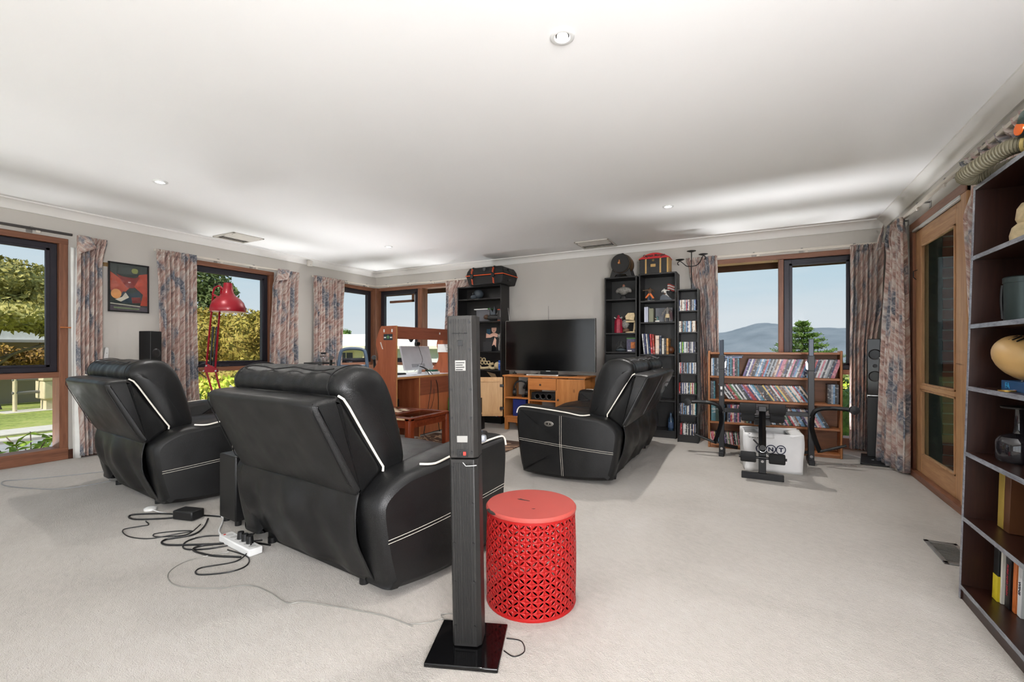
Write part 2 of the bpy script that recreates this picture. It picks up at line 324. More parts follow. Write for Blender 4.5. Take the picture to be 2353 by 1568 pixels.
window(2, 'tall timber window with dark sash behind the red floor lamp', 'left', 2.70, 4.025, [(2.765, 3.96, 1)])
window(3, 'timber corner window behind the office chair', 'left', 4.80, B, [(4.865, B-.09, 1)], (1, 0))
window(4, 'timber corner window behind the desk with dark opening sash', 'back', L, -4.0, [(L+.09, -4.93, 1), (-4.84, -4.065, 0)], (0, 1))
window(5, 'wide timber window above the disc rack looking to hills', 'back', -.50, 1.02, [(-.435, .245, 0), (.295, .955, 1)])
window(6, 'wide timber window added unseen behind the camera to let in light', 'front', -5.0, .4, [(-4.935, -3.3, 0), (-3.2, -1.4, 0), (-1.3, .335, 0)])  # unseen window, added with its wall opening to bring light in
window(7, 'timber window beyond the tall brown bookcase', 'right', -1.6, 1.6, [(-1.535, -.05, 0), (.05, 1.535, 0)])
w4 = D.objects['window_4']; obj('vent_sash', wbox(wbox(MB(), 'back', -5.70, -5.16, .16, .19, 1.875, 1.915), 'back', -5.20, -5.16, .16, .19, 1.875, 2.02), JARX, w4, bevel=.003)
structure('trim_4', 'timber corner post between the two corner windows', 'post', MB().box(L-.10, L+.09, B-.09, B+.10, 0, HEAD), JARRAH, bevel=.006)
# glazed door
t = thing('door_1', 'hinged timber glazed door with two panes, brickwork outside', 'door', kind='structure')
LW = wood('pale_oak', (158, 112, 74), (196, 152, 108), 3, 'z'); LWH = wood('pale_oak_rail', (158, 112, 74), (196, 152, 108), 3, 'y')
P = lambda nm, m, *a, **k: obj(nm, wbox(MB(), 'right', *a), m, t, bevel=.004, **k)
P('jamb', JARRAH, 4.99, 5.08, -.02, .05, 0, HEAD); P('jamb', LW, 3.89, 3.985, -.02, .13, 0, HEAD); P('head_rail', JARH, 3.89, 5.08, -.022, .13, HEAD-.06, HEAD+.01); P('threshold', JARH, 3.89, 5.08, -.04, .15, 0, .05)  # near jamb gets the leaf's pale wood, painting in the light on it
P('track', mat('pale_track', (188, 190, 188), .4, .4), 3.985, 4.99, -.026, 0, HEAD-.075, HEAD-.055)
P('stile', LW, 4.84, 4.985, 0, .045, .05, 2.045); P('stile', LW, 3.99, 4.135, 0, .045, .05, 2.045); P('top_rail', LWH, 4.135, 4.84, 0, .045, 1.91, 2.045); P('lock_rail', LWH, 4.135, 4.84, -.004, .045, .735, .772); P('bottom_rail', LWH, 4.135, 4.84, 0, .045, .05, .20)
for z0, z1 in ((.20, .735), (.772, 1.91)):
    P('pane', glass('door_glass', (.78, .82, .80), .04), 4.135, 4.84, .02, .026, z0, z1)
    bd = MB()
    for a in ((4.135, 4.15, z0, z1), (4.825, 4.84, z0, z1), (4.135, 4.84, z0, z0+.014), (4.135, 4.84, z1-.014, z1)): wbox(bd, 'right', a[0], a[1], -.006, .015, a[2], a[3])
    obj('glazing_bead', bd, LW, t, bevel=.002)
obj('hook', MB().tube([PM['right'](4.93, -.005, 1.72), PM['right'](4.93, -.03, 1.71), PM['right'](4.93, -.03, 1.66), PM['right'](4.93, -.012, 1.64)], .004), BLKM, t)
# ---------------------------------------------------------------- curtain rails and curtains
RAIL = mat('cream_rail', (214, 206, 194), .5)
def rail(label, side, u0, u1, z=2.152, dark=False, d=-.055, cat='curtain rail'):
    t = thing('curtain_rail', label, cat, group='curtain rails'); k = 1 if u1 > u0 else -1
    obj('track', wbox(MB(), side, u0, u1, d-.012, d+.012, z-.010, z+.012), mat('dark_rail', (60, 56, 54), .5) if dark else RAIL, t, bevel=.003)
    n = max(2, int(abs(u1-u0)/.6)+1)
    for i in range(n):
        u = u0+(u1-u0)*(i+.5)/n
        b = obj('bracket', wbox(wbox(MB(), side, u-.022, u+.022, -.004, 0, z-.03, z+.02), side, u-.01, u+.01, d-.016, 0, z+.008, z+.018), mat('grey_bracket', (150, 146, 142), .4, .5), t, bevel=.002)
        obj('glider', wbox(MB(), side, u+.03, u+.06, d-.006, d+.006, z-.03, z-.008), RAIL, b, bevel=.002)
rail('dark curtain rail above the garden window', 'left', .2, 1.90, 2.162, True); rail('cream curtain rail above the red lamp window', 'left', 2.58, 4.38); rail('cream curtain rail above the office chair window', 'left', 4.6, B-.06)
rail('cream curtain rail above the desk window', 'back', L+.06, -3.9); rail('cream curtain rail above the disc rack window', 'back', -.70, 1.16); rail('white curtain rail above the glazed door', 'right', 2.0, 5.5, 2.185, d=-.07)
def curtain(label, side, edges, d0=.07, swing=0, amp=.028, pleats=7, cloth=1.0, seed=0, ztop=2.165, parent=None, flap=None, lining=None):
    rnd = random.Random(seed); ph = [rnd.uniform(0, 6.28) for _ in range(6)]; zs = [e_[0] for e_ in edges]
    def ed(z):
        for (za, la, ra), (zb, lb, rb) in zip(edges, edges[1:]):
            if zb <= z <= za:
                k = (za-z)/(za-zb or 1); k = k*k*(3-2*k); return la+(lb-la)*k, ra+(rb-ra)*k
        return edges[-1][1:]
    zt, zb_ = zs[0], zs[-1]
    def fn(t_, v):
        z = zt+(zb_-zt)*v; a, b = ed(z); hd = max(0, 1-v/.07)
        w = t_+.018*math.sin(2*PI*2*t_+ph[0])+.012*math.sin(2*PI*1*t_+ph[1]+3*v)
        f = math.sin(2*PI*pleats*t_+ph[2]+.5*math.sin(2.2*v+ph[3])); f = math.copysign(abs(f)**.75, f)
        f = f*(.55+.45*math.sin(2*PI*1.3*t_+ph[4])**2)*(1-.55*hd)+hd*.45*math.sin(2*PI*pleats*2*t_)
        d = d0+swing*t_*(.4+.6*v)+amp*f*(1+.35*v)+.008*math.sin(5*v+ph[5]+4*t_)
        return PM[side](a+(b-a)*w, -d, z)
    t = thing('curtain', label, 'curtain', group='patterned curtains')
    base = PM[side]((edges[-1][1]+edges[-1][2])/2, -d0, zb_); t.location = base
    def shifted(a, v): return fn(a, v)-base
    o = obj('drape', MB().grid(pleats*14, 44, shifted, lambda a, v: (a*cloth+seed*.37, (zt+(zb_-zt)*v)*.9)), CURTAIN, t, smooth=60, solid=.004)
    tape = MB().grid(pleats*10, 2, lambda a, v: shifted(a, v*.03)+(PM[side](0, -.006, 0)-PM[side](0, 0, 0)), lambda a, v: (a*cloth+seed*.37, zt*.9-v*.06))
    obj('heading', tape, CURTAIN, t, smooth=60, solid=.003)
    if flap:
        pts = [PM[side](*p_)-base for p_ in flap]
        m = MB().grid(6, 6, lambda a, v: (pts[0].lerp(pts[1], a)).lerp(pts[2].lerp(pts[3], a), v)+(PM[side](0, -.02*math.sin(PI*a)*math.sin(PI*v), 0)-PM[side](0, 0, 0)), lambda a, v: (a*.25+seed, v*.3))
        obj('folded_corner', m, CURTAIN, t, smooth=60, solid=.004)
    if lining:
        m = MB().grid(8, 20, lambda a, v: PM[side](lining[0]+(lining[1]-lining[0])*a+.02*v*v, -(.045+.012*math.sin(6*a+3*v)), zt-.12+(zb_-zt+.1)*v)-base)
        obj('lining', m, mat('white_lining', (236, 236, 232), .8), t, smooth=60, solid=.002)
    return t
curtain('patterned curtain with folded corner and white lining beside garden window', 'left', [(2.165, 1.93, 2.165), (1.9, 1.935, 2.13), (1.0, 1.925, 2.13), (.02, 1.95, 2.17)], pleats=6, seed=1,
        flap=[(1.925, -.11, 2.165), (2.01, -.12, 2.16), (1.93, -.12, 1.98), (2.06, -.13, 2.06)], lining=(1.89, 1.95))
curtain('patterned curtain hanging between framed poster and red lamp', 'left', [(2.165, 2.595, 3.0), (1.7, 2.61, 3.0), (.8, 2.61, 3.01), (.02, 2.62, 3.05)], pleats=8, seed=2)
curtain('patterned curtain with twisted top right of the red lamp window', 'left', [(2.165, 4.03, 4.37), (1.9, 3.95, 4.35), (1.2, 3.92, 4.34), (.02, 3.90, 4.34)], pleats=6, seed=3,
        flap=[(4.02, -.11, 2.165), (4.20, -.13, 2.17), (3.98, -.13, 1.99), (4.14, -.14, 2.03)])
curtain('patterned curtain gathered beside the office chair', 'left', [(2.165, 4.60, 5.18), (1.7, 4.62, 5.14), (.8, 4.62, 5.12), (.02, 4.62, 5.13)], pleats=10, seed=4)
curtain('patterned curtain between desk and black bookcase with road case', 'back', [(2.165, -4.33, -3.72), (1.9, -4.32, -3.95), (1.0, -4.36, -4.02), (.02, -4.42, -4.06)], pleats=9, seed=5, d0=.04, amp=.018)
curtain('patterned curtain behind the narrow disc tower', 'back', [(2.165, -.72, -.375), (2.0, -.68, -.372), (1.6, -.62, -.368), (.9, -.58, -.365), (.02, -.55, -.37)], pleats=8, seed=6)
curtain('patterned curtain on the hill window side of tower speaker', 'back', [(2.15, .885, 1.175), (1.6, .89, 1.16), (1.0, .885, 1.10), (.02, .885, 1.075)], pleats=7, seed=7)
curtain('patterned curtain with drooping top beside the glazed door', 'right', [(2.19, 5.0, 5.33), (2.08, 4.98, 5.42), (1.9, 4.97, 5.30), (1.2, 4.95, 5.33), (.02, 4.9, 5.42)], pleats=8, seed=8, d0=.07, swing=.10,
        flap=[(5.22, -.17, 2.19), (5.36, -.14, 2.15), (5.36, -.20, 1.98), (5.5, -.14, 2.02)])
curtain('patterned curtain bunched behind the tall brown bookcase', 'right', [(2.205, 2.1, 3.78), (2.08, 2.1, 3.60), (1.98, 2.1, 3.58), (1.85, 2.2, 3.70), (1.5, 2.25, 3.66), (.9, 2.3, 3.6), (.02, 2.3, 3.55)], pleats=22, seed=9, d0=.06, amp=.03, cloth=3)
# ---------------------------------------------------------------- ceiling fittings
EM = D.materials.new('lamp_glow'); EM.use_nodes = True; b_ = EM.node_tree.nodes['Principled BSDF']; b_.inputs['Emission Color'].default_value = (1, .97, .92, 1); b_.inputs['Emission Strength'].default_value = 14
DLW = 46
for x, y, where in ((-.724, 1.824, 'nearest the red drum stool'), (-4.19, 1.9, 'over the recliner by the garden window'), (-.71, 4.455, 'over the weight bench'), (-4.21, 4.5, 'over the desk')):
    t = thing('downlight', 'small white recessed ceiling downlight ' + where, 'downlight', (x, y, H), group='ceiling downlights')
    obj('trim_ring', MB().lathe([(.052, 0), (.052, -.006), (.046, -.009), (.034, -.008), (.030, -.002), (.030, 0)], 28), WHITE, t, smooth=50)
    obj('lens', MB().lathe([(.024, -.0005), (.024, -.006), (.0, -.0065)], 24), EM, t)
    sp = light('downlight_lamp', 'SPOT', (0, 0, -.012), (0, 0, 0), DLW*(1 if y < 3 else 2.5), (1, .97, .93), shadow_soft_size=.03, spot_size=math.radians(165), spot_blend=1.0); sp.parent = t
def ceiling_vent(label, x, y, rz, lx, ly, n):
    t = thing('ceiling_vent', label, 'vent', (x, y, H), rz, group='ceiling air vents')
    f = MB()
    for a in ((-lx/2, lx/2, -ly/2, -ly/2+.022), (-lx/2, lx/2, ly/2-.022, ly/2), (-lx/2, -lx/2+.022, -ly/2, ly/2), (lx/2-.022, lx/2, -ly/2, ly/2)): f.box(a[0], a[1], a[2], a[3], -.014, 0)
    obj('frame', f, CREAMV, t, bevel=.004); obj('backing', MB().box(-lx/2+.02, lx/2-.02, -ly/2+.02, ly/2-.02, -.003, -.001), mat('vent_dark', (70, 66, 60), .8), t)
    for i in range(n):
        yy = -ly/2+.03+(ly-.06)*(i+.5)/n
        obj('slat', MB().cbox((0, yy, -.010), (lx-.05, (ly-.06)/n*.92, .003), Matrix.Rotation(.35 if yy > 0 else -.35, 3, 'X')), CREAMV, t)
ceiling_vent('louvred ceiling air vent above the red lamp window', -5.45, 3.29, PI/2, .37, .42, 7); ceiling_vent('louvred ceiling air vent in front of the television wall', -1.77, 5.6, 0, .44, .40, 6)
t = thing('motion_sensor', 'small beige motion sensor mounted under the cornice', 'sensor', (L+.06, 4.56, 2.29)); obj('housing', MB().box(-.02, .02, -.038, .038, 0, .085), CREAMV, t, bevel=.008); obj('mount', MB().cyl((-.02, 0, .085), (-.03, 0, .11), .006), CREAMV, t); obj('indicator', MB().cyl((.02, 0, .02), (.022, 0, .02), .003), BLKP, t)
t = thing('floor_vent', 'grey metal floor register beside the tall brown bookcase', 'vent', (.90, 3.15, 0)); f = MB()
for a in ((-.07, .07, -.16, -.13), (-.07, .07, .13, .16), (-.07, -.05, -.16, .16), (.05, .07, -.16, .16)): f.box(a[0], a[1], a[2], a[3], 0, .006)
obj('frame', f, mat('grey_register', (150, 150, 148), .4, .6), t, bevel=.002); obj('backing', MB().box(-.05, .05, -.13, .13, .0005, .002), BLKP, t)
for i in range(13): obj('slat', MB().box(-.05, .05, -.125+i*.0203, -.125+i*.0203+.009, .002, .005), MATS['grey_register'], t)
# ================================================================ leather seating
ARM = [(.86, .40), (.862, .50), (.845, .575), (.80, .588), (.62, .575), (.42, .555), (.26, .535), (.15, .52), (.07, .485), (.015, .435), (0, .37), (.02, .22), (.055, .07), (.085, .035), (.40, .015), (.76, .03), (.81, .07), (.84, .22)]
def wrinkle(p, a, f=(7, 7, 7)):
    v = Vector((p[0]*f[0], p[1]*f[1], p[2]*f[2])); return a*(mnoise.noise(v)+.5*mnoise.noise(v*2.1))
def seating(name, label, cat, loc, rz, hb, seats, group=None, button=False, plain=False):
    """hb: half width of the back; facing +y, y=0 is the rear of the arms"""
    t = thing(name, label, cat, loc, rz, group); ho = hb+.17; hi = hb-.06
    P2 = [(p.x, p.y) for p in spline(ARM, 4, True)]
    def xo(y): return ho-.055*max(0, 1-y/.5)**2
    for sg in (-1, 1):
        loops = []; top = None
        for k, ins in ((0, .03), (.10, .008), (.25, 0), (.72, 0), (.86, .004), (.95, .014), (1, .034)):
            q = offset_poly(P2, ins) if ins else P2
            loops.append([Vector((sg*(hi+(xo(p[0])-hi)*k), p[0], p[1])) for p in q])
        if sg < 0: loops.reverse()
        am_ = MB().loft(loops); q = offset_poly(P2, .034); cy_, cz_ = .42, .28; cap = []
        for f_ in (1, .8, .6, .4, .2, .02): cap.append([Vector((sg*xo(cy_+(p[0]-cy_)*f_), cy_+(p[0]-cy_)*f_, cz_+(p[1]-cz_)*f_)) for p in q])
        if sg < 0: cap = [list(reversed(l_)) for l_ in cap]
        am_.f.pop(-1 if sg > 0 else -2); am_.loft(cap, cap=False)
        a = obj('arm', am_, LEATHER, t, smooth=50)
        sx = lambda y: sg*(xo(y)+.0006)
        edge = [q for q in spline([(.855, .53), (.838, .572), (.79, .586), (.62, .577), (.42, .558), (.30, .54), (.235, .545)], 5)]
        obj('piping', MB().tube([(sg*(xo(p.x)-.012+(.0 if i < len(edge)-6 else -.006*(i-len(edge)+6))), p.x, p.y-.004) for i, p in enumerate(edge)], .0052), PIPING, a)
        for dz in (-.007, .007):
            obj('stitching', MB().tube([(sx(y), y, .255+.075*(y-.05)+dz) for y in [.045+.78*i/16 for i in range(17)]], .0014, 4), STITCH, a)
            obj('stitching', MB().tube([(sx(.46+dz-.05*(.55-z)**2), .46+dz-.07*max(0, .3-z), z) for z in [.045+.48*i/14 for i in range(15)]], .0014, 4), STITCH, a)
        if button and sg < 0:
            pl = obj('control_plate', MB().lathe([(.001, 0), (.03, .001), (.036, .004), (.03, .007), (.001, .008)], 24, axis='x'), mat('grey_control', (120, 116, 110), .35, .5), a, loc=(sx(.56)-.004, .56, .455)); pl.scale = (1, 1.15, .62)
            for k in (-.012, .012): obj('push_button', MB().lathe([(.001, -.004), (.007, -.0035), (.007, 0)], 14, axis='x'), CHROME, a, loc=(sx(.56)-.004, .56+k, .455))
    # outer back shell
    prof = [(p.x, p.y) for p in spline([(.125, .535), (.07, .47), (.01, .435), (-.03, .47), (-.12, .65), (-.195, .81), (-.195, .845), (-.165, .858), (-.09, .862), (-.065, .85), (.03, .69)], 4, True)]
    xs = (-1, -.985, -.95, -.5, 0, .5, .95, .985, 1); ins = (.028, .008, 0, 0, 0, 0, 0, .008, .028); loops = []
    for x, i_ in zip(xs, ins):
        q = offset_poly(prof, i_)
        loops.append([Vector((x*hb*(1-.06*(p[1]-.45)/.4), p[0]+.012*math.sin(x*9+p[1]*4)*(.3 if p[1] < .8 else .5), p[1])) for p in q])
    sh = obj('back_shell', MB().loft(loops), LEATHER, t, smooth=50)
    for sg in (-1, 1):
        obj('piping', MB().tube([(sg*(hb*(1-.06*(z-.45)/.4)+.001), y, z) for y, z in ((-.085, .868), (-.06, .852), (-.035, .815), (.03, .70), (.10, .58), (.128, .535), (.125, .515))], .0052), PIPING, sh)
    for k in (-1, 1) if seats == 1 else ():
        obj('seam', MB().tube([(k*hb*.975*(1-.06*(z-.45)/.4), y-.002, z) for y, z in ((.02, .44), (-.05, .50), (-.12, .65), (-.19, .80), (-.19, .845))], .0025, 5), LEATHER, sh)
    if seats > 1:
        obj('seam', MB().tube([(-hb*.10, y-.003, z) for y, z in ((-.03, .47), (-.12, .65), (-.195, .81), (-.19, .85), (-.12, .864))], .003, 5), STITCH if 0 else mat('grey_seam', (95, 95, 96), .5), sh)
    # draped skirt below the back
    def skirt(a, v):
        x = (a*2-1)*(hb*(1.0+.05*v*v)); z = .452-.40*v
        y = .008+.075*v*v-.035*math.sin(PI*min(1, v*1.05))*(1-.5*v)
        y += (.026*math.sin(a*(9 if seats == 1 else 17)+1.5*v)+.013*math.sin(a*(23 if seats == 1 else 41)-v*2)+.006*mnoise.noise(Vector((a*7, v*5, 2))))*min(1, v*2.2)*(1-.4*v)
        return Vector((x, y-.012, z+.012*math.sin(a*5+1)*v))
    sk = obj('back_skirt', MB().grid(60, 18, skirt), LEATHER, t, smooth=70, solid=.005)
    obj('hem', MB().tube([skirt(i/30, .0)+Vector((0, -.006, 0)) for i in range(31)], .004, 5), mat('grey_seam', (95, 95, 96), .5) if seats > 1 else LEATHER, sk)
    # cushions
    cp = [(p.x, p.y) for p in spline([(.10, .52), (.0, .72), (-.065, .84), (-.085, .90), (-.06, .955), (.01, .985), (.085, .985), (.15, .955), (.20, .88), (.25, .74), (.285, .60), (.28, .515), (.20, .47)], 5, True)]
    for s in range(seats):
        c = (-hb+hb*(2*s+1)/seats); w = hb/seats*1.0; loops = []; rnd = random.Random(s+3)
        N = 34
        for i in range(N+1):
            u = -1+2*i/N; e_ = max(0, (abs(u)-.86)/.14); i_ = .002+.085*(1-math.sqrt(max(0, 1-e_*e_))) 
            q = offset_poly(cp, i_); lp = []
            for p in q:
                x = c+u*w*(1+.03*(.75-p[1])); am = .010+.010*max(0, p[1]-.8)*5
                dv = wrinkle((x, p[0], p[1]), am*1.0, (11, 4, 3.5))+.8*wrinkle((x+5, p[0], p[1]), am*.9, (24, 6, 5))
                edge_pull = .012*math.exp(-((abs(u)-.80)/.02)**2)
                cy, cz = .10, .75
                lp.append(Vector((x, p[0]+(p[0]-cy)*(dv*3-edge_pull*3), p[1]+(p[1]-cz)*(dv*1.6-edge_pull))))
            loops.append(lp)
        cu = obj('back_cushion', MB().loft(loops), LEATHER, t, smooth=70, sub=1)
        for k in (-1, 1):
            obj('seam', MB().tube([(c+k*w*.80*(1+.03*(.75-p[1])), p[0]+(p[0]-.1)*.012, p[1]+(p[1]-.75)*.004) for p in cp], .0028, 5, closed=True), LEATHER, cu)
        obj('seam', MB().tube([(c+u*w, -.05+.008*math.sin(u*14+s), .972+.006*math.sin(u*9)) for u in [-.8+1.6*i/24 for i in range(25)]], .0035, 5), mat('grey_seam', (95, 95, 96), .5) if seats > 1 else LEATHER, cu)
        sp = [(.16, .30), (.16, .44), (.24, .475), (.60, .485), (.84, .475), (.895, .43), (.90, .34), (.86, .26)]
        sp = [(p.x, p.y) for p in spline(sp, 4, True)]; l2 = []; ww = hi/seats; cc = -hi+hi*(2*s+1)/seats
        for u, i_ in ((-1, .04), (-.96, .01), (-.85, 0), (0, -.012), (.85, 0), (.96, .01), (1, .04)): l2.append([Vector((cc+u*ww, p[0], p[1])) for p in offset_poly(sp, i_)])
        obj('seat_cushion', MB().loft(l2), LEATHER, t, smooth=60)
    obj('foot_panel', MB().box(-hi, hi, .82, .875, .05, .28), LEATHER, t, bevel=.02, seg=3)
    obj('frame', MB().box(-hi, hi, .10, .78, .012, .28), BLKP, t)
    for sx_ in (-1, 1):
        for y in (.10, .74): obj('foot', MB().cyl((sx_*(hi-.04), y, 0), (sx_*(hi-.04), y, .03), .022), BLKP, t)
    return t
REC = seating('recliner', 'wide black leather recliner directly behind the dark tower speaker', 'armchair', (-1.96, 1.455, 0), math.radians(-6), .49, 1, 'black recliners')
r2 = dup(REC); r2.location = (-4.02, 1.575, 0); r2['label'] = 'wide black leather recliner near the garden window and poster'
SOFA = seating('sofa', 'black leather two seat sofa with white piping facing the coffee table', 'sofa', (-.93, 4.33, 0), math.radians(91.2), .74, 2, None, True)
# game controller on the recliner arm
t = thing('game_controller', 'black and grey game controller lying on recliner arm', 'controller', (-1.285, 2.06, .582), .35); obj('body', MB().cbox((0, 0, .018), (.06, .15, .036)), BLKP, t, bevel=.014, seg=3); obj('side_panel', MB().cbox((.02, -.06, .016), (.05, .05, .036)), mat('silver_plastic', (170, 176, 184), .3, .3), t, bevel=.012, seg=3); obj('button', MB().cyl((0, .03, .035), (0, .03, .04), .009), mat('slate_plastic', (70, 80, 92), .4), t)
# ================================================================ tower speaker in front
t = thing('tower_speaker', 'tall slim dark tower speaker on square glossy base, seen from behind', 'speaker', (-.900, 1.365, 0), math.radians(21))
GLOSS = mat('gloss_black', (10, 10, 11), .08, var=.02)
obj('base', MB().box(-.125, .125, -.125, .125, 0, .014), GLOSS, t, bevel=.003)
lean = Matrix.Rotation(math.radians(-1.0), 4, 'Y')@Matrix.Rotation(math.radians(.4), 4, 'X')
SPK = mat('dark_brushed_plastic', (52, 50, 48), .42, .35, .12, 30); SPL = mat('dark_grooved_plastic', (38, 37, 36), .45, .3)
def spk_part(nm, z0, z1):
    w, dp = .044, .03; poly = [(-w, -dp), (w-.006, -dp), (w+.008, -dp+.016), (w+.008, dp+.02), (w-.004, dp+.035), (-w+.004, dp+.035), (-w-.008, dp+.02), (-w-.008, -dp+.016)]
    m = MB(); m.T = lean; m.prism(poly, 'xy', z0, z1); b = obj(nm, m, SPK if z0 > .5 else SPL, t, bevel=.002)
    rnd = random.Random(7); x = -w+.006
    while x < w-.014:
        ww = rnd.choice((.0025, .004, .006)); m = MB(); m.T = lean; m.box(x, x+ww, -dp-.0022, -dp+.001, z0+.01, z1-.012); obj('ridge', m, SPL if z0 < .5 else SPK, b, smooth=0); x += ww+rnd.choice((.002, .003))
    return b
b0 = spk_part('lower_column', .018, .675); b1 = spk_part('upper_column', .68, 1.178)
for z in (1.155, 1.06, .92, .82, .70, .645, .52, .38, .245, .09):
    for x in (-.037, .031): m = MB(); m.T = lean; m.cyl((x, -.034, z), (x, -.0308, z), .0048, n=10); obj('screw', m, BLKP, b1 if z > .68 else b0)
def patch(nm, x0, x1, z0, z1, mt, par, y=-.0335, bev=.001): m = MB(); m.T = lean; m.box(x0, x1, y, -.031, z0, z1); return obj(nm, m, mt, par, bevel=bev)
pl = patch('rating_plate', -.022, .016, .985, 1.022, mat('silver_label', (150, 148, 144), .4, .4), b1)
for k in range(4): patch('print_line', -.019, .012-.006*(k % 2), 1.012-k*.008, 1.015-k*.008, BLKP, b1, -.0342, 0)
patch('rating_plate', -.020, .018, .735, .758, MATS['silver_label'], b1); patch('wall_hook', -.012, .006, 1.072, 1.092, BLKP, b1); patch('slot', -.03, .024, 1.115, 1.118, BLKP, b1, -.0345)
sk = patch('terminal', -.020, .018, .612+.072, .645+.066, BLKP, b1); patch('red_clip', .002, .012, .69, .703, mat('red_clip', (190, 50, 40), .4), sk, -.037); patch('black_clip', -.012, -.003, .69, .703, BLKP, sk, -.036)
m = MB(); m.T = lean; m.tube([(.0, -.034, .665), (.012, -.042, .655), (.035, -.05, .658), (.052, -.05, .66)], .0012, 5); obj('wire', m, WHITE, b1)
# ================================================================ red drum stool with pierced sides
t = thing('drum_stool', 'red metal drum stool with pierced leaf pattern sides and chipped lid', 'stool', (-.843, 1.762, 0), .2)
RED = mat('red_enamel', (160, 22, 21), .42, 0, .06, 3, spec=.3); REDT = mat('red_enamel_lid', (176, 74, 66), .42, 0, .06, 3)
NC, NR = 48, 16; RA = .188; m = MB(); z0, z1 = .012, .378
def dr(u, v):
    a = 2*PI*u/NC; z = z0+(z1-z0)*v/NR; r = RA+.004*math.sin(PI*v/NR)-.002*v/NR
    return Vector((r*math.cos(a), r*math.sin(a), z))
for i in range(NC):
    for j in range(NR):
        s = 1 if (i+j) % 2 else -1; hole = []
        for k in range(8):
            q = k/8*2*PI; lx = .53*math.cos(q); wd = .155*math.sin(q)*(1-.25*abs(math.cos(q))); hole.append(((lx*.7071-wd*.7071)*1, (lx*.7071+wd*.7071)*s))
        if s < 0: hole.reverse()
        # outer boundary: 8 points of the cell in matching angular order
        vs = []; 
        for hx, hy in hole: vs.append(dr(i+.5+hx, j+.5+hy))
        for hx, hy in hole:
            k = .5/max(abs(hx), abs(hy), 1e-6); k = k if k < 60 else 60; vs.append(dr(i+.5+hx*k, j+.5+hy*k))
        fs = [(a, 8+a, 8+(a+1) % 8, (a+1) % 8) for a in range(8)]
        # corners are reached by the diagonal points; fill the two remaining corners
        m.add(vs, fs)
        for cx, cy in ((-.5, -.5), (.5, -.5), (.5, .5), (-.5, .5)):
            ang = math.atan2(cy, cx); bd = [(math.atan2(hy, hx), a) for a, (hx, hy) in enumerate(hole)]
            nxt = min(bd, key=lambda t_: (t_[0]-ang-1e-6) % (2*PI)); prv = min(bd, key=lambda t_: (ang-t_[0]-1e-6) % (2*PI))
            if abs((nxt[0]-ang+PI) % (2*PI)-PI) > .01 and abs((ang-prv[0]+PI) % (2*PI)-PI) > .01:
                m.add([vs[8+prv[1]], dr(i+.5+cx, j+.5+cy), vs[8+nxt[1]]], [(0, 1, 2)])
obj('pierced_drum', m, RED, t, smooth=40, solid=.0018)
obj('rim', MB().lathe([(RA+.001, 0), (RA+.003, .006), (RA+.001, .013), (RA-.004, .013), (RA-.004, 0)], 64), RED, t, smooth=40); obj('collar', MB().lathe([(RA-.004, .376), (RA+.001, .376), (RA+.001, .386), (RA-.004, .386)], 64), RED, t)
ld = obj('lid', MB().lathe([(.001, .384), (RA, .384), (RA+.004, .388), (RA+.004, .395), (RA-.002, .402), (RA-.02, .403), (.001, .403)], 72), REDT, t, smooth=40); CHIP = mat('bare_chip', (48, 38, 34), .7)
obj('chip', MB().tube([((RA+.0035)*math.cos(a), (RA+.0035)*math.sin(a), .396) for a in [-2.55+.055*k for k in range(8)]], [.002, .006, .007, .005, .0065, .006, .005, .002], 6), CHIP, ld)
obj('scratch', MB().prism([(-.07, .03), (-.055, .038), (-.04, .03), (-.01, .022), (-.012, .017), (-.045, .022), (-.06, .024)], 'xy', .4031, .4036), CHIP, ld); obj('scratch', MB().prism([(.02, -.07), (.035, -.065), (.03, -.073)], 'xy', .4031, .4036), CHIP, ld)
# ================================================================ rug and chess coffee table
rg, nt, N_, L_, b_ = nodes('swirl_rug'); n = noise_node(nt, 1.7, 1, 'Object', (1, 1.6, 1), 2.6); r = ramp(nt, n.outputs[0], [(.0, lin((64, 44, 34))), (.46, lin((72, 50, 38))), (.47, lin((164, 136, 112))), (.53, lin((150, 120, 96))), (.54, lin((84, 62, 48))), (.62, lin((70, 48, 38))), (.63, lin((170, 142, 118))), (.70, lin((96, 72, 56)))])
L_.new(r.outputs[0], b_.inputs['Base Color']); b_.inputs['Roughness'].default_value = .95; bump(nt, noise_node(nt, 200).outputs[0], .5, .01, b_)
tag(obj('rug', MB().box(-3.54, -2.25, 2.75, 4.62, .001, .012), rg, bevel=.004), 'brown swirl patterned rug under the chess coffee table', 'rug')
MAH = wood('mahogany', (84, 34, 18), (128, 58, 32), 3, 'x', .25); MAHZ = wood('mahogany_leg', (96, 36, 16), (138, 62, 32), 3, 'z', .25)
t = thing('chess_table', 'reddish brown coffee table with inlaid chessboard and glass compartment', 'coffee table', (-3.17, 3.35, .012))
a, b, h = .56, .30, .445
for sx in (-1, 1):
    for sy in (-1, 1):
        m = MB(); x, y = sx*(a-.035), sy*(b-.035); m.prism([(x-.035, y-.022), (x-.022, y-.035), (x+.022, y-.035), (x+.035, y-.022), (x+.035, y+.022), (x+.022, y+.035), (x-.022, y+.035), (x-.035, y+.022)], 'xy', 0, h); obj('leg', m, MAHZ, t, bevel=.004)
for nm, bx in (('apron', (-a+.07, a-.07, -b+.012, -b+.035, h-.085, h-.02)), ('apron', (-a+.07, a-.07, b-.035, b-.012, h-.085, h-.02)), ('apron', (-a+.012, -a+.035, -b+.07, b-.07, h-.085, h-.02)), ('apron', (a-.035, a-.012, -b+.07, b-.07, h-.085, h-.02))): obj(nm, MB().box(*bx), MAH, t)
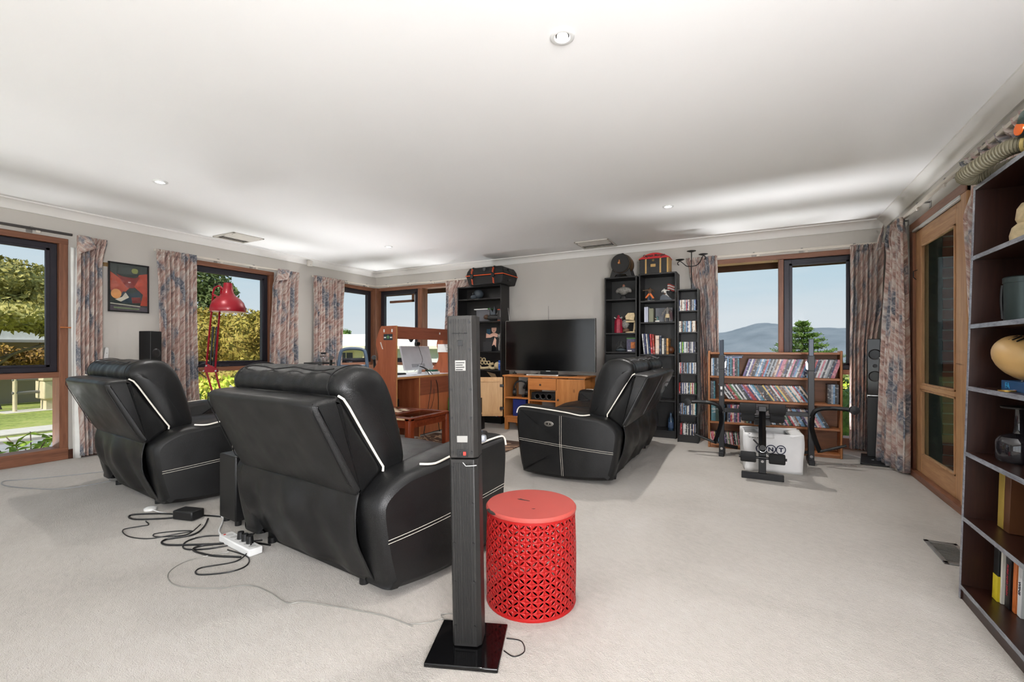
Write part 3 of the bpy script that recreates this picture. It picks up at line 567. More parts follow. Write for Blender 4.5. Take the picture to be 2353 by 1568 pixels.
for bx in ((-a, a, -b, -b+.07), (-a, a, b-.07, b), (-a, -a+.07, -b+.07, b-.07), (a-.05, a, -b+.07, b-.07), (a-.34, a-.30, -b+.07, b-.07)): obj('top_frame', MB().box(bx[0], bx[1], bx[2], bx[3], h-.02, h+.004), MAH, t, bevel=.002)
obj('tray', MB().box(a-.30, a-.05, -b+.07, b-.07, h-.06, h-.05), mat('tray_dark', (40, 22, 16), .5), t); obj('glass_lid', MB().box(a-.30, a-.05, -b+.07, b-.07, h-.004, h+.001), glass('table_glass', (.95, .97, .96), .12), t)
cb = obj('chessboard', MB().box(-a+.07, a-.34, -b+.07, b-.07, h-.02, h-.001), wood('dark_square', (60, 24, 16), (86, 38, 24), 3, 'x', .2), t); CS = mat('cream_square', (214, 196, 172), .3); x0, x1, y0, y1 = -a+.12, a-.40, -b+.08, b-.08
for i in range(8):
    for j in range(8):
        if (i+j) % 2: obj('square', MB().box(x0+(x1-x0)*i/8, x0+(x1-x0)*(i+1)/8, y0+(y1-y0)*j/8, y0+(y1-y0)*(j+1)/8, h-.001, h+.0008), CS, cb, smooth=0)
obj('edge_inlay', MB().box(-a+.06, a-.06, -b-.002, -b+.004, h-.014, h), mat('pale_inlay', (205, 180, 140), .35), t)
rnd = random.Random(4); g = MB()
for i in range(46): g.cbox((rnd.uniform(a-.28, a-.08), rnd.uniform(-.2, .02), h-.045+rnd.uniform(0, .012)), (.016, .01, .008), Matrix.Rotation(rnd.uniform(0, 3), 3, 'Z'))
tag(obj('game_pieces', g, mat('pale_green_pieces', (150, 160, 130), .5, var=.4, vs=90), t), None, None, None, 'stuff')
# ================================================================ desk with hutch
OAK = wood('cherry_veneer', (138, 72, 46), (170, 97, 64), 3, 'z', .35); OAKY = wood('cherry_veneer_rail', (128, 68, 50), (156, 88, 64), 3, 'y', .35); TAPE = mat('oak_edge', (190, 136, 84), .5)
t = thing('desk', 'cherry veneer computer desk with curved sides and top bridge', 'desk', (-3.58, 3.95, 0))
sp = spline([(0, 0), (-.62, 0), (-.62, .68), (-.60, .72), (-.36, .82), (-.27, .92), (-.285, 1.06), (-.30, 1.15), (-.26, 1.25), (-.22, 1.318), (-.20, 1.328), (0, 1.328)], 1)
side = [(0, 0), (-.62, 0), (-.62, .70)]+[(p.x, p.y) for p in spline([(-.60, .73), (-.42, .79), (-.31, .87), (-.275, .96), (-.295, 1.05), (-.31, 1.13), (-.285, 1.22), (-.235, 1.318), (-.20, 1.328)], 4)]+[(0, 1.328)]
for y in (0, 1.15):
    s_ = obj('side_panel', MB().prism(side, 'xz', y, y+.018), OAK, t, bevel=.001); obj('edge_strip', MB().box(-.001, .0015, y, y+.018, 0, 1.328), TAPE, s_)
    if y == 0:
        for x in (-.18, -.06): obj('hook', MB().box(x-.009, x+.009, -.008, 0, 1.255, 1.29), WHITE, s_, bevel=.003)
        k = obj('sticker', MB().box(-.19, -.055, -.0015, 0, 1.165, 1.235), mat('sticker_navy', (34, 40, 48), .5), s_); SG = mat('sticker_green', (90, 140, 84), .5)
        star = [(-.1225+(.026 if q % 2 == 0 else .012)*math.sin(q*PI/5), 1.2+(.026 if q % 2 == 0 else .012)*math.cos(q*PI/5)) for q in range(10)]
        obj('emblem', MB().prism(star, 'xz', -.0022, -.0014), SG, k)
        for x in (-.168, -.077): obj('print_block', MB().box(x-.016, x+.016, -.0022, -.0014, 1.188, 1.202), WHITE, k)
        for q in range(6): obj('letter_sticker', MB().cbox((-.235+q*.0055, -.001, 1.135-q*.0135), (.014, .002, .010), Matrix.Rotation(.35, 3, 'Y')), WHITE, s_)
        for x, z in ((-.02, 1.305), (-.02, 1.21), (-.02, .70), (-.19, 1.17)): obj('cover_cap', MB().cyl((x, -.001, z), (x, 0, z), .004, n=8), TAPE, s_)
obj('desktop', MB().box(-.62, -.002, .018, 1.15, .715, .738), mat('desktop_white', (196, 196, 202), .35), t, bevel=.002); obj('edge_strip', MB().box(-.002, .001, .018, 1.15, .715, .738), TAPE, t)
obj('bridge', MB().box(-.02, -.002, .018, 1.15, 1.178, 1.322), OAKY, t, bevel=.001); obj('hutch_top', MB().box(-.24, -.02, .018, 1.15, 1.29, 1.306), OAKY, t); obj('hook', MB().box(-.002, .006, .80, .812, 1.25, 1.275), WHITE, t)
obj('modesty_panel', MB().box(-.02, -.003, .42, 1.15, .5, .715), OAKY, t); obj('cupboard_back', MB().box(-.03, -.012, .42, 1.15, .02, .5), wood('cherry_pale', (176, 96, 62), (198, 118, 80), 3, 'z', .4), t)
obj('partition', MB().box(-.58, -.006, .405, .42, 0, .715), OAK, t); obj('edge_strip', MB().box(-.006, -.003, .405, .42, 0, .715), TAPE, t); obj('inner_panel', MB().box(-.58, -.56, .018, .405, .1, .715), OAK, t); obj('webcam_bracket', MB().prism([(.24, 1.178), (.30, 1.178), (.27, 1.145)], 'yz', -.03, 0), BLKP, t)
t = thing('computer_monitor', 'thin white computer monitor seen from behind on the desk', 'monitor', (-3.80, 4.62, .738), rot=(0, math.radians(0), math.radians(3))); tl = Matrix.Rotation(math.radians(-14), 4, 'Y'); SIL = mat('monitor_silver', (206, 209, 214), .35, 0)
m = MB(); m.T = Matrix.Translation((0, 0, .06))@tl; m.box(-.012, .012, -.30, .30, .0, .31); pn = obj('panel', m, SIL, t, bevel=.005)
m = MB(); m.T = Matrix.Translation((0, 0, .06))@tl; m.box(.012, .016, -.15, .12, .03, .075); obj('port_cover', m, mat('monitor_recess', (165, 168, 175), .4), pn, bevel=.003)
m = MB(); m.T = Matrix.Translation((0, 0, .06))@tl; m.box(-.0135, -.012, -.26, .26, .01, .30); obj('screen', m, GLOSS, pn); obj('stand', MB().bar((0, 0, .004), (.02, 0, .12), .07, .012), SIL, t); obj('foot', MB().box(-.13, .10, -.12, .12, 0, .007), SIL, t, bevel=.003)
t2 = thing('webcam', 'small black webcam clipped on top of the white monitor', 'webcam', (-3.87, 4.66, 1.135)); obj('body', MB().prism([(-.03, -.03), (-.03, .02), (.03, .02), (.045, 0), (.03, -.03)], 'yz', -.02, .02), BLKP, t2, bevel=.005); obj('cable', MB().tube(spline([(.02, 0, -.02), (.05, .01, -.12), (.09, 0, -.22), (.07, -.05, -.31), (.02, -.08, -.355)], 6), .003, 5), BLKP, t2)
t2 = thing('desk_phone', 'white box with dark green lid beside the monitor', 'box', (-3.74, 4.80, .738)); obj('body', MB().box(-.06, .06, -.08, .10, 0, .032), WHITE, t2, bevel=.008); obj('lid', MB().box(-.055, .055, -.07, .07, .032, .055), mat('dark_green_lid', (22, 78, 62), .4), t2, bevel=.01, seg=3)
t2 = thing('keyboard', 'black keyboard lying on the desk in front of monitor', 'keyboard', (-3.98, 4.30, .738)); obj('body', MB().box(-.07, .07, -.2, .2, 0, .018), BLKP, t2, bevel=.004); 
for i in range(5): obj('key_row', MB().box(-.06+.025*i, -.04+.025*i, -.19, .19, .018, .022), mat('key_grey', (52, 52, 54), .5), t2)
t2 = thing('game_controller', 'black game controller standing on desk under the bridge', 'controller', (-3.80, 4.12, .738)); obj('grip', MB().sphere((0, 0, .075), (.03, .06, .022), 14, 8), BLKP, t2); obj('stand', MB().lathe([(.03, 0), (.012, .012), (.008, .06)], 14), BLKP, t2); obj('stick', MB().cyl((.0, .03, .09), (0, .03, .11), .008), WHITE, t2)
t2 = thing('paper_note', 'white handwritten note pinned to the hutch back', 'note', (-3.62, 5.096, 1.02), math.radians(90)); obj('sheet', MB().box(-.002, 0, 0, .25, 0, .11), WHITE, t2); obj('sheet', MB().box(-.003, -.002, .01, .115, .005, .105), mat('paper', (240, 240, 238), .7), t2)
for k in range(4): obj('pen_line', MB().box(-.0035, -.003, .02, .08+.02*(k % 2), .088-.024*k, .092-.024*k), BLKP, t2)
t2 = thing('computer_tower', 'black computer case standing inside the desk kneehole', 'computer', (-4.02, 4.16, 0)); obj('case', MB().box(-.22, .22, -.09, .09, .01, .46), BLKP, t2, bevel=.012, seg=3)
for k in range(4): obj('foot', MB().cyl(((-.18, .18)[k % 2], (-.06, .06)[k//2], 0), ((-.18, .18)[k % 2], (-.06, .06)[k//2], .012), .012), BLKP, t2)
obj('plug', MB().cyl((.22, .0, .3), (.235, 0, .3), .012), WHITE, t2); obj('cable', MB().tube(spline([(.222, -.02, .2), (.25, .02, .17), (.25, .05, .08), (.24, .06, .01)], 5), .003, 5), WHITE, t2)
for q, (lab, pts) in enumerate((('thick black monitor cable hanging down behind the desk', [(.0, 0, 0), (.12, .05, -.06), (.22, .09, -.20), (.22, .13, -.42), (.21, .14, -.70), (.235, .14, -.85)]), ('black cable looping from monitor toward computer case', [(.0, -.01, 0), (.13, -.01, -.05), (.22, -.02, -.20), (.22, -.06, -.45), (.215, -.14, -.78), (.23, -.16, -.85)]), ('thin black cable hanging furthest below the monitor', [(.0, -.02, 0), (.13, .03, -.08), (.22, .04, -.3), (.22, .0, -.5), (.22, -.10, -.62), (.24, -.2, -.845)]))):
    tag(obj('hanging_cable', MB().tube(spline([(x-3.80, y+4.60, z+.855) for x, y, z in pts], 7), .0045-.001*q, 6), BLKP), lab, 'cable', 'desk cables')
# office chair behind the desk
t = thing('office_chair', 'slate blue office chair with open loop back behind desk', 'chair', (-4.62, 4.28, 0), math.radians(46.5)); SLT = mat('slate_blue_plastic', (74, 92, 112), .45)
hoop = spline([(-.17, .22, .62), (-.185, .24, .80), (-.16, .26, 1.0), (-.12, .27, 1.055), (0, .275, 1.07), (.12, .27, 1.055), (.16, .26, 1.0), (.185, .24, .80), (.17, .22, .62)], 6)
obj('back_frame', MB().tube(hoop, .022, 8), SLT, t, smooth=60); obj('back_panel', MB().grid(10, 8, lambda a, v: Vector((-.17+.34*a, .24-.03*math.sin(PI*a)+.01*v, .55+.30*v))), SLT, t, smooth=60, solid=.02)
obj('seat', MB().lathe([(.001, .44), (.22, .44), (.245, .465), (.235, .495), (.15, .505), (.001, .50)], 28), SLT, t, smooth=50); obj('back_post', MB().tube(spline([(0, .05, .43), (0, .22, .43), (0, .27, .50), (0, .255, .70)], 6), .02, 8), BLKP, t)
for sx in (-1, 1): obj('armrest', MB().tube(spline([(sx*.2, .05, .45), (sx*.27, .08, .50), (sx*.28, .12, .72), (sx*.27, .1, .93), (sx*.26, -.0, .95)], 6), [.018]*20+[.03]*5, 8), BLKP, t)
obj('column', MB().cyl((0, 0, .09), (0, 0, .44), .025), CHROME, t)
for k in range(5):
    a_ = 2*PI*k/5; lg = obj('leg', MB().bar((0, 0, .10), (.28*math.cos(a_), .28*math.sin(a_), .075), .045, .03), BLKP, t, bevel=.005); obj('castor', MB().sphere((.28*math.cos(a_), .28*math.sin(a_), .03), .03, 10, 6), BLKP, lg)
# ================================================================ red floor lamp
rv = Vector((.8834, .4687, 0)); c0 = Vector((-4.53, 2.63, 0)); t = thing('floor_lamp', 'oversized red architect floor lamp with bell shade before window', 'floor lamp', tuple(c0+rv*.06)); LR = mat('lamp_red', (142, 10, 30), .35, .1, coat=.15)
q = lambda s_, z, d_=0: rv*(s_-.06)+Vector((-.4687, .8834, 0))*d_+Vector((0, 0, z))
obj('base', MB().lathe([(.001, 0), (.19, 0), (.19, .012), (.17, .022), (.03, .03), (.001, .032)], 36), LR, t, smooth=40)
sc = q(0, 0); sh = obj('shade', MB().lathe([(.150, 1.425), (.153, 1.43), (.150, 1.47), (.135, 1.515), (.105, 1.552), (.068, 1.58), (.05, 1.61), (.04, 1.66), (.037, 1.705), (.001, 1.707), (.001, 1.70), (.033, 1.70), (.036, 1.655), (.046, 1.605), (.064, 1.575), (.10, 1.547), (.13, 1.51), (.145, 1.468), (.148, 1.43)], 40, tuple(sc)), LR, t, smooth=50); obj('knob', MB().cyl(sc+Vector((0, 0, 1.706)), sc+Vector((0, 0, 1.72)), .008), BLKP, sh)
for o_ in (-.045, .045):
    obj('lower_arm', MB().bar(q(.06+o_*.6, .03), q(-.165+o_, .84), .012, .012), LR, t); obj('upper_arm', MB().bar(q(-.17+o_, .86), q(-.105+o_*.9, 1.66 if o_ > 0 else 1.60), .012, .012), LR, t); obj('spring', MB().cyl(q(-.16+o_*.3, .90), q(-.125+o_*.4, 1.28), .009), BLKM, t)
hg = obj('hinge', MB().prism([(-.075, .835), (.055, .835), (.055, .865), (-.03, .915), (-.06, .90)], 'xz', -.012, .012), LR, t); hg.location = q(-.155, 0); hg.rotation_euler = (0, 0, math.atan2(rv.y, rv.x))
for s_, z in ((-.225, .85), (-.11, .85), (-.20, .90)): obj('bolt', MB().cyl(q(s_, z, -.02), q(s_, z, .02), .009), CHROME, hg if 0 else t)
obj('head_bracket', MB().tube([q(-.15, 1.60), q(-.13, 1.66), q(-.09, 1.68), q(-.035, 1.645)], .009, 6), LR, t); obj('brace', MB().bar(q(-.15, 1.60), q(-.065, 1.55), .014, .014), LR, t); obj('flex', MB().tube(spline([q(-.15, 1.60), q(-.13, 1.69), q(-.07, 1.70), q(-.05, 1.66)], 5), .004, 5), BLKP, t); obj('flex', MB().tube(spline([q(-.18, .93), q(-.26, .92), q(-.30, .86), q(-.21, .78)], 5), .004, 5), BLKP, t)
# ================================================================ television and pine stand
PINE = wood('pine', (176, 108, 52), (206, 140, 78), 3, 'z', .4, knots=1); PINEX = wood('pine_rail', (172, 102, 48), (200, 130, 70), 3, 'x', .4); PALE = wood('pale_pine', (198, 150, 98), (220, 178, 126), 3, 'z', .45, knots=1)
t = thing('tv_stand', 'honey pine television stand with open door and drawer', 'tv stand', (-2.365, 5.28, 0)); w, dp = .56, .40
obj('top', MB().box(-w-.015, w+.015, -.015, dp, .70, .722), PINEX, t, bevel=.005)
for x in (-w, w-.02): obj('side', MB().box(x, x+.02, 0, dp, .16, .70), PINE, t, bevel=.002)
for x in (-.205, .175): obj('divider', MB().box(x, x+.02, .005, dp, .16, .70), PINE, t)
obj('floor_board', MB().box(-w+.02, w-.02, .005, dp, .16, .18), PINEX, t); obj('shelf', MB().box(-w+.02, -.205, .005, dp, .415, .433), PINEX, t); obj('shelf', MB().box(-.185, .175, .005, dp, .395, .413), PINEX, t); obj('shelf', MB().box(.195, w-.02, .02, dp, .415, .433), PINEX, t)
for x in (-w+.005, w-.055):
    for y in (.01, dp-.06): obj('leg', MB().box(x, x+.05, y, y+.05, 0, .16), PINE, t, bevel=.003)
for y in (.012, dp-.03): obj('rail', MB().box(-w+.05, w-.05, y, y+.018, .10, .16), PINEX, t)
d_ = obj('drawer', MB().box(-.20, .19, -.012, .02, .545, .69), PINEX, t, bevel=.003); obj('knob', MB().lathe([(.006, 0), (.006, -.01), (.013, -.016), (.010, -.024), (.001, -.025)], 14, (-.02, -.012, .61), 'y'), mat('pewter', (90, 80, 70), .4, .6), d_); obj('drawer_box', MB().box(-.18, .17, .02, dp-.05, .55, .66), PINEX, d_)
d_ = obj('door', MB().box(.195, w-.005, -.012, .006, .175, .69), PINE, t, bevel=.004); obj('knob', MB().lathe([(.006, 0), (.006, -.01), (.013, -.016), (.010, -.024), (.001, -.025)], 14, (.22, -.012, .43), 'y'), MATS['pewter'], d_)
# open door swung out past its hinge
m = MB(); m.T = Matrix.Translation((-w, -.004, 0))@Matrix.Rotation(math.radians(-152), 4, 'Z'); m.box(.012, .345, -.012, .006, .175, .69); d_ = obj('door', m, PALE, t, bevel=.004)
for z in (.215, .64): m = MB(); m.T = Matrix.Translation((-w, -.004, 0))@Matrix.Rotation(math.radians(-152), 4, 'Z'); m.box(.06, .31, .006, .016, z-.012, z+.012); obj('batten', m, PALE, d_, bevel=.003)
for z in (.28, .58): m = MB(); m.T = Matrix.Translation((-w, -.004, 0))@Matrix.Rotation(math.radians(-152), 4, 'Z'); m.box(-.004, .05, .006, .018, z-.018, z+.018); obj('hinge', m, BLKM, d_, bevel=.004)
t = thing('television', 'large black flat screen television on the pine stand', 'television', (-2.35, 5.44, .722)); SCR = mat('tv_screen', (8, 8, 9), .12, var=.02)
obj('bezel', MB().box(-.63, .63, -.012, .03, .052, .722), mat('tv_bezel', (120, 118, 115), .3, .6), t, bevel=.003); obj('screen', MB().box(-.622, .622, -.0135, -.011, .06, .714), SCR, t); obj('rear_cover', MB().box(-.5, .5, .03, .06, .12, .62), BLKP, t, bevel=.02)
obj('neck', MB().box(-.12, .12, .0, .03, .01, .08), BLKP, t, bevel=.004); obj('foot', MB().prism(spline([(-.36, .02), (-.30, -.08), (-.15, -.12), (.15, -.12), (.30, -.08), (.36, .02), (.3, .08), (-.3, .08)], 4, True) and [(p.x, p.y) for p in spline([(-.36, .02), (-.30, -.08), (-.15, -.12), (.15, -.12), (.30, -.08), (.36, .02), (.3, .08), (-.3, .08)], 4, True)], 'xy', 0, .008), BLKP, t, bevel=.002); obj('maker_badge', MB().box(-.03, .03, -.0145, -.013, .052, .059), WHITE, t)
t = thing('soundbar', 'slim silver sensor bar lying before the television', 'sensor bar', (-2.38, 5.305, .722)); obj('bar', MB().box(-.22, .22, -.012, .012, 0, .016), mat('silver_bar', (205, 198, 188), .3, .4), t, bevel=.004)
for x in (-.22, .19): obj('end_cap', MB().box(x, x+.03, -.0125, .0125, 0, .0165), WHITE, t, bevel=.004)
for x, dx, lab in ((-2.93, -.105, 'silver telescopic rod aerial beside the black bookcase'), (-2.41, -.012, 'thin dark rod aerial standing behind the television')):
    t = thing('rod_aerial', lab, 'aerial', (x, 5.60, .722)); obj('base', MB().lathe([(.03, 0), (.03, .01), (.008, .02), (.006, .04)], 16), BLKP, t); obj('rod', MB().cyl((0, 0, .03), (dx, 0, .915), .0035, .002, 8), CHROME if dx < -.05 else BLKM, t)
t = thing('headphones', 'black over ear headphones standing inside the pine stand', 'headphones', (-2.735, 5.40, .433), .3); obj('band', MB().tube(spline([(-.085, 0, .06), (-.09, 0, .12), (-.06, 0, .185), (0, 0, .205), (.06, 0, .185), (.09, 0, .12), (.085, 0, .06)], 6), .012, 8), BLKP, t, smooth=60)
for sx in (-1, 1): obj('ear_cup', MB().lathe([(.001, -.02), (.05, -.018), (.055, 0), (.05, .018), (.001, .02)], 20, (sx*.08, 0, .056), 'x'), BLKP, t, smooth=60)
t = thing('game_console', 'black flat console box leaning inside the pine stand', 'console', (-2.59, 5.42, .433)); m = MB(); m.T = Matrix.Rotation(math.radians(35), 4, 'Y'); m.box(-.14, -.112, -.1, .1, .085, .335); m.T = Matrix.Translation((-.03, 0, -.035))@Matrix.Rotation(math.radians(32), 4, 'Y'); m.v = []; m.f = []; m.box(-.122, -.098, -.1, .1, .105, .33); obj('case', m, BLKP, t, bevel=.006); obj('foot', MB().box(-.10, -.06, -.08, .08, 0, .03), BLKP, t)
t = thing('centre_speaker', 'black centre speaker with three round drivers in stand', 'speaker', (-2.37, 5.36, .413)); obj('case', MB().box(-.165, .165, -.05, .1, 0, .095), BLKP, t, bevel=.006)
for x in (-.08, 0, .085): obj('driver', MB().lathe([(.001, .012), (.02, .004), (.034, -.003), (.038, -.004), (.04, 0)], 20, (x, -.05, .045), 'y'), mat('driver_grey', (44, 42, 42), .3), t, smooth=60)
tag(obj('blue_box', MB().box(-2.82, -2.63, 5.34, 5.58, .18, .40), mat('blue_card', (30, 44, 120), .5), bevel=.003), 'dark blue box on the lower shelf of pine stand', 'box')
t = thing('console_box', 'bright green and black console carton beside the desk', 'carton', (-3.45, 5.05, 0), .05); k = obj('carton', MB().box(-.10, .28, -.15, .15, 0, .42), BLKP, t, bevel=.003); obj('green_sleeve', MB().box(-.102, .012, -.152, .152, .0, .423), mat('console_green', (16, 150, 44), .4), t, bevel=.002); obj('green_lid', MB().box(.012, .28, -.152, -.02, .42, .424), MATS['console_green'], t)
for q in range(8): obj('print_mark', MB().box(-.045, -.040, -.1535, -.152, .16+q*.014, .168+q*.014), mat('dark_green_print', (10, 80, 30), .5), t)
# ================================================================ bookcases
def ordn(n):
    base = ['zeroth', 'first', 'second', 'third', 'fourth', 'fifth', 'sixth', 'seventh', 'eighth', 'ninth', 'tenth', 'eleventh', 'twelfth', 'thirteenth', 'fourteenth', 'fifteenth', 'sixteenth', 'seventeenth', 'eighteenth', 'nineteenth']
    if n < 20: return base[n]
    tens = ['twentieth', 'thirtieth', 'fortieth', 'fiftieth', 'sixtieth', 'seventieth', 'eightieth']; tn = ['twenty', 'thirty', 'forty', 'fifty', 'sixty', 'seventy', 'eighty']
    return tens[n//10-2] if n % 10 == 0 else tn[n//10-2]+'-'+base[n % 10]
def bookcase(label, x0, x1, yf, depth, h, shelves, m=BLACKW, th=.018, plinth=.07, group=None, name='bookcase', backm=None):
    t = thing(name, label, name.replace('_', ' '), ((x0+x1)/2, yf+depth/2, 0), group=group); w = (x1-x0)/2; d = depth/2
    for x in (-w, w-th): obj('side', MB().box(x, x+th, -d, d, 0, h), m, t, bevel=.0015)
    obj('top', MB().box(-w+th, w-th, -d, d, h-th, h), m, t, bevel=.0015); obj('back', MB().box(-w+th, w-th, d-.006, d, plinth, h-th), backm or m, t); obj('plinth', MB().box(-w+th, w-th, -d+.012, -d+.03, 0, plinth), m, t)
    for z in shelves: obj('shelf', MB().box(-w+th, w-th, -d+.004, d-.006, z-th, z), m, t, bevel=.001)
    return t
bookcase('black bookcase with road case on top, left of the television', -3.92, -3.165, 5.64, .24, 1.985, [.09, .40, .762, 1.03, 1.47, 1.80])
BKB = bookcase('narrow black bookcase with barrel on top', -1.675, -1.27, 5.66, .28, 1.965, [.09, .40, .70, 1.03, 1.265, 1.69], group='black bookcases beside the television')
bookcase('black bookcase with pirate chest on top', -1.245, -.81, 5.66, .28, 1.98, [.09, .45, .75, 1.0, 1.39, 1.65], group='black bookcases beside the television')
bookcase('narrow black disc tower filled with rows of thin cases', -.775, -.55, 5.50, .20, 1.745, [.085, .317, .553, .784, 1.02, 1.257, 1.50], name='disc_tower', th=.014)
obj('door', MB().box(-.185, .185, -.150, -.141, .42, 1.0), BLACKW, BKB, bevel=.003); obj('door_panel', MB().box(-.145, .145, -.152, -.149, .46, .955), mat('veneer_inset', (14, 13, 13), .5), BKB, bevel=.002)
# road case on the first bookcase
t = thing('road_case', 'black rugged storage case with orange strap stripes on bookcase', 'case', (-3.375, 5.74, 1.985)); RUB = mat('rugged_black', (24, 24, 25), .6, bmp=.1); ORG = mat('orange_strap', (232, 92, 40), .5)
obj('lower_shell', MB().loft([[Vector((x*.275, y*.20, 0)) for x, y in ((-1,-1),(1,-1),(1,1),(-1,1))], [Vector((x*.305, y*.225, .125)) for x, y in ((-1,-1),(1,-1),(1,1),(-1,1))]]), RUB, t, bevel=.012); obj('lid', MB().loft([[Vector((x*.305, y*.225, .135)) for x, y in ((-1,-1),(1,-1),(1,1),(-1,1))], [Vector((x*.292, y*.215, .19)) for x, y in ((-1,-1),(1,-1),(1,1),(-1,1))], [Vector((x*.262, y*.19, .245)) for x, y in ((-1,-1),(1,-1),(1,1),(-1,1))]]), RUB, t, bevel=.012)
obj('orange_seal', MB().loft([[Vector((x*.311, y*.232, z)) for x, y in ((-1,-1),(1,-1),(1,1),(-1,1))] for z in (.124, .136)]), ORG, t, bevel=.003); obj('lock', MB().prism([(-.022, .24), (-.022, .20), (0, .18), (.022, .20), (.022, .24)], 'xz', -.223, -.2), mat('grey_lock', (70, 70, 70), .5), t)
for x in (-.20, .15):
    st = obj('strap', MB().tube([(x, -.203, .0), (x, -.228, .12), (x, -.222, .19), (x, -.2, .246), (x, 0, .25)], .008, 4), RUB, t); obj('buckle', MB().box(x-.025, x+.025, -.245, -.222, .09, .145), BLKP, st, bevel=.006); obj('rib', MB().box(x-.035, x+.035, -.1, .19, .242, .256), RUB, st, bevel=.005)
    for z in [.012+.02*k for k in range(4)]+[.16+.02*k for k in range(4)]: yy = -.205-.025*min(1, z/.125) if z < .13 else -.232+.035*max(0, (z-.17)/.08); m = MB(); m.cbox((x, yy-.008, z), (.032, .004, .009), Matrix.Rotation(.6, 3, 'Y')); obj('stripe', m, ORG, st)
for z in (.06, .20): obj('side_recess', MB().box(.28, .299 if z > .1 else .298, -.05, .05, z-.02, z+.02), BLKP, t, bevel=.004)
# ---- items on that bookcase
def skinfig(name, label, chains, mt, loc, rz=0, parts=(), sub=1, cat='figurine', group=None, s=1):
    t = thing(name, label, cat, loc, rz, group); vs = []; es = []; rs = []
    idx = {}
    for ch in chains:
        pv = None
        for (x, y, z, r) in ch:
            k = (round(x, 4), round(y, 4), round(z, 4))
            if k not in idx: idx[k] = len(vs); vs.append((x*s, y*s, z*s)); rs.append(r*s)
            if pv is not None and pv != idx[k]: es.append((pv, idx[k]))
            pv = idx[k]
    me = D.meshes.new('body'); me.from_pydata(vs, es, []); o = D.objects.new('body', me); COL.objects.link(o); o.parent = t; me.materials.append(mt)
    o.modifiers.new('skin', 'SKIN'); 
    for i, r in enumerate(rs): me.skin_vertices[0].data[i].radius = (r, r)
    me.skin_vertices[0].data[0].use_root = True; o.modifiers['skin'].use_smooth_shade = True
    m = o.modifiers.new('sub', 'SUBSURF'); m.levels = sub; m.render_levels = sub
    for nm, mb, mm in parts: obj(nm, mb, mm, t, smooth=50)
    return t
def man(la=(-.05, 0, .10), ra=(.05, 0, .10), ll=(-.025, 0, 0), rl=(.025, 0, 0), lean=0, h=.19):
    k = h/.19; hip = (0, 0, .09*k); chest = (lean*.6, 0, .145*k); neck = (lean, 0, .162*k); head = (lean*1.1, 0, .178*k)
    C = [[(*hip, .018*k), (*chest, .021*k), (*neck, .008*k), (*head, .013*k)]]
    for sg, hand in ((-1, la), (1, ra)):
        shd = (lean*.8+sg*.026*k, 0, .15*k); el = ((shd[0]+hand[0])/2+sg*.01, hand[1]/2, (shd[2]+hand[2])/2-.004)
        C.append([(*chest, .021*k), (*shd, .009*k), (*el, .007*k), (*hand, .006*k)])
    for sg, ft in ((-1, ll), (1, rl)):
        C.append([(*hip, .018*k), ((ft[0]+sg*.012)/2+sg*.008, ft[1]/2-.004, (.09*k+ft[2])/2, .011*k), (*ft, .008*k), (ft[0], ft[1]-.018, ft[2]-.001, .006*k)])
    return C
F_DK = mat('figure_dark', (40, 40, 40), .6, var=.5, vs=60); F_BR = mat('figure_brown', (86, 62, 44), .6, var=.4, vs=50); F_GR = mat('figure_grey', (120, 116, 110), .5, var=.5, vs=60); F_CR = mat('figure_cream', (196, 176, 138), .6, var=.2, vs=40); F_RD = mat('figure_red', (150, 26, 50), .5, var=.3, vs=40); F_SK = mat('figure_skin', (158, 104, 82), .6); F_BL = mat('figure_blue', (52, 72, 104), .6, var=.4, vs=60); F_WH = mat('figure_white', (206, 204, 198), .6, var=.2, vs=60); F_OR = mat('figure_orange', (220, 110, 40), .6)
t = thing('skull_ornament', 'dark grey skull shaped ornament on bookcase top shelf', 'ornament', (-3.66, 5.76, 1.80), .3); obj('cranium', MB().sphere((.03, .02, .085), (.075, .08, .07), 18, 12), mat('slate_resin', (74, 82, 90), .5), t, smooth=60); obj('jaw', MB().sphere((-.03, -.03, .035), (.05, .05, .035), 14, 8), MATS['slate_resin'], t, smooth=60)
for y in (-.03, .03): obj('socket', MB().sphere((-.035, y-.02, .085), .018, 10, 6), F_DK, t)
t = thing('game_case', 'white and green game case propped on black bookcase', 'case', (-3.56, 5.765, 1.471), 0); obj('case', MB().box(-.14, .14, -.008, .10, .175, .19), WHITE, t, bevel=.002); obj('green_end', MB().box(.10, .1405, -.0085, .10, .1745, .1905), mat('game_green', (70, 130, 60), .5), t); obj('stack', MB().box(-.10, .13, .0, .10, 0, .175), mat('grey_card', (92, 92, 96), .6), t)
t = thing('creature_model', 'dark rugged creature model with raised fins on shelf', 'ornament', (-3.36, 5.74, 1.471)); obj('body', MB().sphere((.02, 0, .05), (.13, .06, .045), 16, 10), F_DK, t, smooth=60); obj('fin', MB().prism([(-.03, .05), (-.05, .20), (.0, .12), (.03, .22), (.05, .06)], 'xz', -.01, .01), mat('slate_resin', (74, 82, 90), .5), t); obj('tail', MB().tube(spline([(.06, 0, .09), (.10, 0, .15), (.15, .02, .15), (.17, .0, .08)], 6), .008, 7), F_GR, t); obj('head', MB().sphere((-.10, -.02, .06), (.04, .04, .035), 12, 8), F_BR, t, smooth=60)
